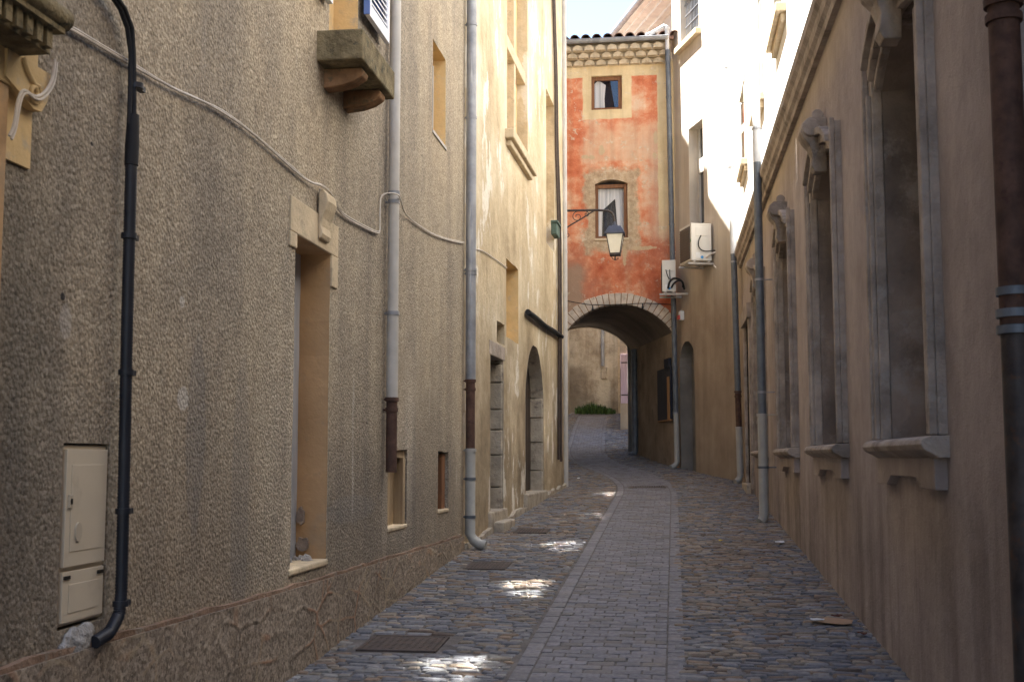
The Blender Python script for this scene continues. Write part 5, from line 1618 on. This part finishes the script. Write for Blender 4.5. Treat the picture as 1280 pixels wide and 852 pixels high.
# ------------------------------------------------------------------ air conditioners
ACG = "air conditioner units by the arch"
def ac_unit(name_label, O, ax, ay, w, dpt, h, cable):
    """O: corner nearest the camera at the bottom; ax: unit vector along the unit's depth (towards wall), ay along its length"""
    t = thing("air_conditioner", O, name_label, "air conditioner", ACG)
    ax = Vector((*ax, 0)).normalized(); ay = Vector((*ay, 0)).normalized(); O = Vector(O)
    P = lambda a, b, z: O + ax * a + ay * b + Vector((0, 0, z))
    def bx(n, a0, a1, b0, b1, z0, z1):
        n.hexa([P(a0, b0, z0), P(a1, b0, z0), P(a1, b1, z0), P(a0, b1, z0), P(a0, b0, z1), P(a1, b0, z1), P(a1, b1, z1), P(a0, b1, z1)])
    n = MB(); bx(n, 0, dpt, 0, w, 0, h); bx(n, -0.004, dpt + 0.004, -0.004, w + 0.004, h - 0.03, h + 0.004)
    n.build("case", "ac_white", t, bevel=0.012)
    n = MB(); bx(n, -0.012, -0.002, 0.06, w - 0.05, 0.04, h - 0.05)
    for k in range(12): bx(n, -0.022, -0.012, 0.06, w - 0.05, 0.05 + k * (h - 0.12) / 12, 0.062 + k * (h - 0.12) / 12)
    n.build("grille", "ac_grille", t)
    n = MB(); bx(n, dpt * 0.33, dpt * 0.62, -0.006, -0.001, h * 0.82, h * 0.845); n.build("nameplate", "dark_gap", t)
    n = MB(); bx(n, dpt * 0.22, dpt * 0.80, -0.010, -0.002, h * 0.66, h * 0.90); n.build("service_cover", "ac_white", t, bevel=0.004)
    n = MB(); bx(n, dpt * 0.22, dpt * 0.42, -0.006, -0.001, h * 0.06, h * 0.22); n.build("label_sticker", "sticker_white", t)
    n = MB()
    c = [(dpt * 0.52 + 0.03 * math.cos(k * math.pi / 8), h * 0.09 + 0.03 * math.sin(k * math.pi / 8)) for k in range(16)]
    n.prism(c, lambda u_, z_, d_: P(u_, -d_, z_), 0.001, 0.010); n.build("round_sticker", "sticker_blue", t)
    n = MB(); bx(n, -0.004, -0.001, 0.02, 0.06, h * 0.5, h * 0.58); n.build("side_sticker", "sticker_green", t)
    n = MB()
    for b in (0.02, w - 0.12): bx(n, -0.06, dpt + 0.25, b, b + 0.05, -0.075, -0.035)
    for a in (0.04, dpt - 0.08): bx(n, a, a + 0.05, 0.0, w, -0.035, -0.003)
    n.build("bracket", "pvc_pale", t, bevel=0.004)
    for i, c in enumerate(cable):
        n = MB(); n.tube(cable_path([tuple(P(*q)) for q in c[1]], 0.0, random.Random(1)), c[2], 8); n.build("cable", c[0], t, smooth=True)
ac_unit("larger cream air conditioner on the angled wall at the bend, its dark grille facing left", (0.40, 23.62, 5.47), (0.9487, 0.3162), (-0.3162, 0.9487), 0.70, 0.42, 0.74,
        [("black_rubber", [(0.20, -0.01, 0.50), (0.14, -0.03, 0.40), (0.13, -0.04, 0.25), (0.24, -0.04, 0.17), (0.45, -0.05, 0.20), (0.68, -0.2, 0.19), (0.80, -0.5, 0.24)], 0.011),
         ("white_cable", [(0.30, -0.01, 0.06), (0.38, -0.05, 0.13), (0.50, -0.08, 0.17), (0.66, -0.3, 0.15), (0.76, -0.55, 0.17)], 0.017),
         ("white_cable", [(0.44, -0.05, -0.10), (0.50, -0.15, -0.22), (0.58, -0.28, -0.26), (0.62, -0.42, -0.20), (0.70, -0.6, -0.24)], 0.014)])
ac_unit("smaller white air conditioner at the corner of the red house, with looped black pipes", (-0.19, 25.15, 5.07), (1, 0), (0, 1), 0.62, 0.285, 0.66,
        [("black_rubber", [(0.12, -0.02, 0.06), (0.15, -0.06, 0.20), (0.24, -0.08, 0.27), (0.36, -0.04, 0.25), (0.44, 0.05, 0.18), (0.43, 0.1, 0.10)], 0.022),
         ("black_rubber", [(0.19, -0.02, 0.07), (0.23, -0.06, 0.15), (0.32, -0.05, 0.22), (0.42, 0.0, 0.22), (0.46, 0.1, 0.05)], 0.020),
         ("black_rubber", [(0.08, -0.012, 0.46), (0.10, -0.02, 0.36), (0.15, -0.03, 0.25)], 0.008),
         ("black_rubber", [(0.16, -0.012, 0.46), (0.16, -0.02, 0.34), (0.17, -0.03, 0.22)], 0.008)])

# ------------------------------------------------------------------ wire over the arch
def arch_wire():
    t = thing("festoon_wire", (-1.15, 25.9, 4.9), "dark wire strung across the arch stones with tiny bulbs hanging from it", "wire")
    n = MB(); P = [(-2.36, 5.03), (-2.0, 4.95), (-1.68, 4.90), (-1.1, 4.905), (-0.52, 4.93), (0.05, 4.88)]
    n.tube(cable_path([(x, 25.90, z) for x, z in P], 0, random.Random(1)), 0.010, 6); n.build("wire", "black_rubber", t, smooth=True)
    for x, z in ((-1.70, 4.89), (-0.62, 4.92)):
        n = MB(); n.tube([(x, 25.9, z), (x, 25.9, z - 0.05)], 0.014, 8); n.tube([(x, 25.9, z - 0.05), (x, 25.9, z - 0.075), (x, 25.9, z - 0.105), (x, 25.9, z - 0.12)], [0.014, 0.028, 0.024, 0.008], 8)
        n.build("bulb", "black_plastic", t, smooth=True)
arch_wire()

# ------------------------------------------------------------------ covers in the street
def cover(a, b, c, d, label, grate=False):
    t = thing("drain_grate" if grate else "manhole_cover", ((a + b) / 2, (c + d) / 2, gz((a + b) / 2, (c + d) / 2)), label, "drain" if grate else "manhole cover", None if grate else "iron manhole covers in the left cobbles")
    Z = lambda x, y, h: (x, y, gz(x, y) + h)
    def slab(n, x0, x1, y0, y1, h0, h1):
        n.hexa([Z(x0, y0, h0), Z(x1, y0, h0), Z(x1, y1, h0), Z(x0, y1, h0), Z(x0, y0, h1), Z(x1, y0, h1), Z(x1, y1, h1), Z(x0, y1, h1)])
    n = MB(); w = 0.028
    slab(n, a, b, c, c + w, -0.03, 0.012); slab(n, a, b, d - w, d, -0.03, 0.012); slab(n, a, a + w, c + w, d - w, -0.03, 0.012); slab(n, b - w, b, c + w, d - w, -0.03, 0.012)
    n.build("frame", "cover_iron", t, bevel=0.003)
    n = MB()
    if grate:
        k = 14
        for i in range(k):
            x = a + w + (b - a - 2 * w) * i / k
            slab(n, x + 0.004, x + 0.024, c + w, d - w, -0.03, 0.008)
        n.build("bars", "cover_iron", t)
        n = MB(); slab(n, a, b, c, d, -0.05, -0.004 + 0.0); n.build("sump", "dark_gap", t)
    else:
        slab(n, a + w + 0.004, b - w - 0.004, c + w + 0.004, d - w - 0.004, -0.03, 0.010)
        k = 9
        for i in range(k):
            for j in range(k):
                x = a + 0.05 + (b - a - 0.1) * (i + 0.5) / k; y = c + 0.05 + (d - c - 0.1) * (j + 0.5) / k
                slab(n, x - 0.011, x + 0.011, y - 0.011, y + 0.011, 0.010, 0.0113)
        n.build("plate", "cover_iron", t)
cover(*COVERS[0], "nearest rusty iron manhole cover in the left cobbles")
cover(*COVERS[1], "middle iron manhole cover in the cobbles near the bent pipe foot")
cover(*COVERS[2], "farthest iron manhole cover, close to the stone-jambed door")
cover(*COVERS[3], "wide iron drain grate crossing the paved strip before the arch", True)

# ------------------------------------------------------------------ litter and weeds
def litter():
    rg = random.Random(9)
    def scrap(name, mat, cx, cy_, w, l, label, cat, seed, thick=0.004, n_=9, lift=0.024):
        g = random.Random(seed)
        mb = MB()
        pts = [(cx + w / 2 * math.cos(2 * math.pi * k / n_) * g.uniform(0.75, 1.1), cy_ + l / 2 * math.sin(2 * math.pi * k / n_) * g.uniform(0.75, 1.1)) for k in range(n_)]
        up = [gz(x, y) + lift + g.uniform(-0.003, 0.008) for x, y in pts]
        mb.add([(x, y, z) for (x, y), z in zip(pts, up)] + [(x, y, z + thick) for (x, y), z in zip(pts, up)],
               [tuple(range(n_)), tuple(range(n_, 2 * n_))] + [(i, (i + 1) % n_, n_ + (i + 1) % n_, n_ + i) for i in range(n_)])
        tag(mb.build(name, mat), label, cat)
    scrap("cardboard_scrap", "cardboard", 1.12, 8.78, 0.27, 0.26, "flattened piece of brown cardboard on the cobbles at the foot of the right wall", "litter", 1)
    scrap("paper_scrap", "paper", 0.985, 8.80, 0.10, 0.11, "white paper scrap touching the brown cardboard", "litter", 2, lift=0.030)
    scrap("dry_leaf", "dry_leaf", 1.14, 8.92, 0.09, 0.06, "dark curled leaf lying on the brown cardboard", "leaf", 3, lift=0.036)
    scrap("dry_leaf", "dry_leaf", 1.225, 8.35, 0.07, 0.07, "dark leaf on the cobbles just in front of the cardboard", "leaf", 4)
    scrap("paper_scrap", "paper", 1.13, 13.4, 0.10, 0.12, "white paper scrap by the right wall below the downpipe", "litter", 5)
    scrap("yellow_scrap", "yellow_bit", 0.50, 13.5, 0.05, 0.07, "tiny yellow scrap alone on the right cobbles", "litter", 6)
    scrap("paper_scrap", "paper", -1.85, 23.6, 0.07, 0.10, "small white scrap on the cobbles just before the arch on the left", "litter", 7)
litter()

def weeds():
    rg = random.Random(13)
    mb = MB()
    for i in range(650):
        x = rg.uniform(-3.35, -1.95)
        c = 1 - abs((x + 2.75) / 0.95)
        yw = 42.4 + (x + 9) * (-1.8 / 12)
        y = yw - 0.05 - abs(rg.gauss(0, 0.22))
        h = max(0.06, (0.10 + 0.30 * max(0, c)) * rg.uniform(0.5, 1.2))
        a = rg.uniform(0, 2 * math.pi); w = rg.uniform(0.010, 0.022)
        lean = rg.uniform(0.1, 0.6) * h
        z = gz(x, y) - 0.01
        dx, dy = math.cos(a), math.sin(a)
        p0 = (x - dy * w, y + dx * w, z); p1 = (x + dy * w, y - dx * w, z)
        m0 = (x + dx * lean * 0.4 - dy * w * .8, y + dy * lean * 0.4 + dx * w * .8, z + h * 0.6); m1 = (x + dx * lean * 0.4 + dy * w * .8, y + dy * lean * 0.4 - dx * w * .8, z + h * 0.6)
        tp = (x + dx * lean, y + dy * lean, z + h)
        mb.add([p0, p1, m1, m0, tp], [(0, 1, 2, 3), (3, 2, 4)])
    tag(mb.build("grass", "grass"), "patch of green weeds at the foot of the stained wall beyond the arch", "grass", None, "stuff")
weeds()
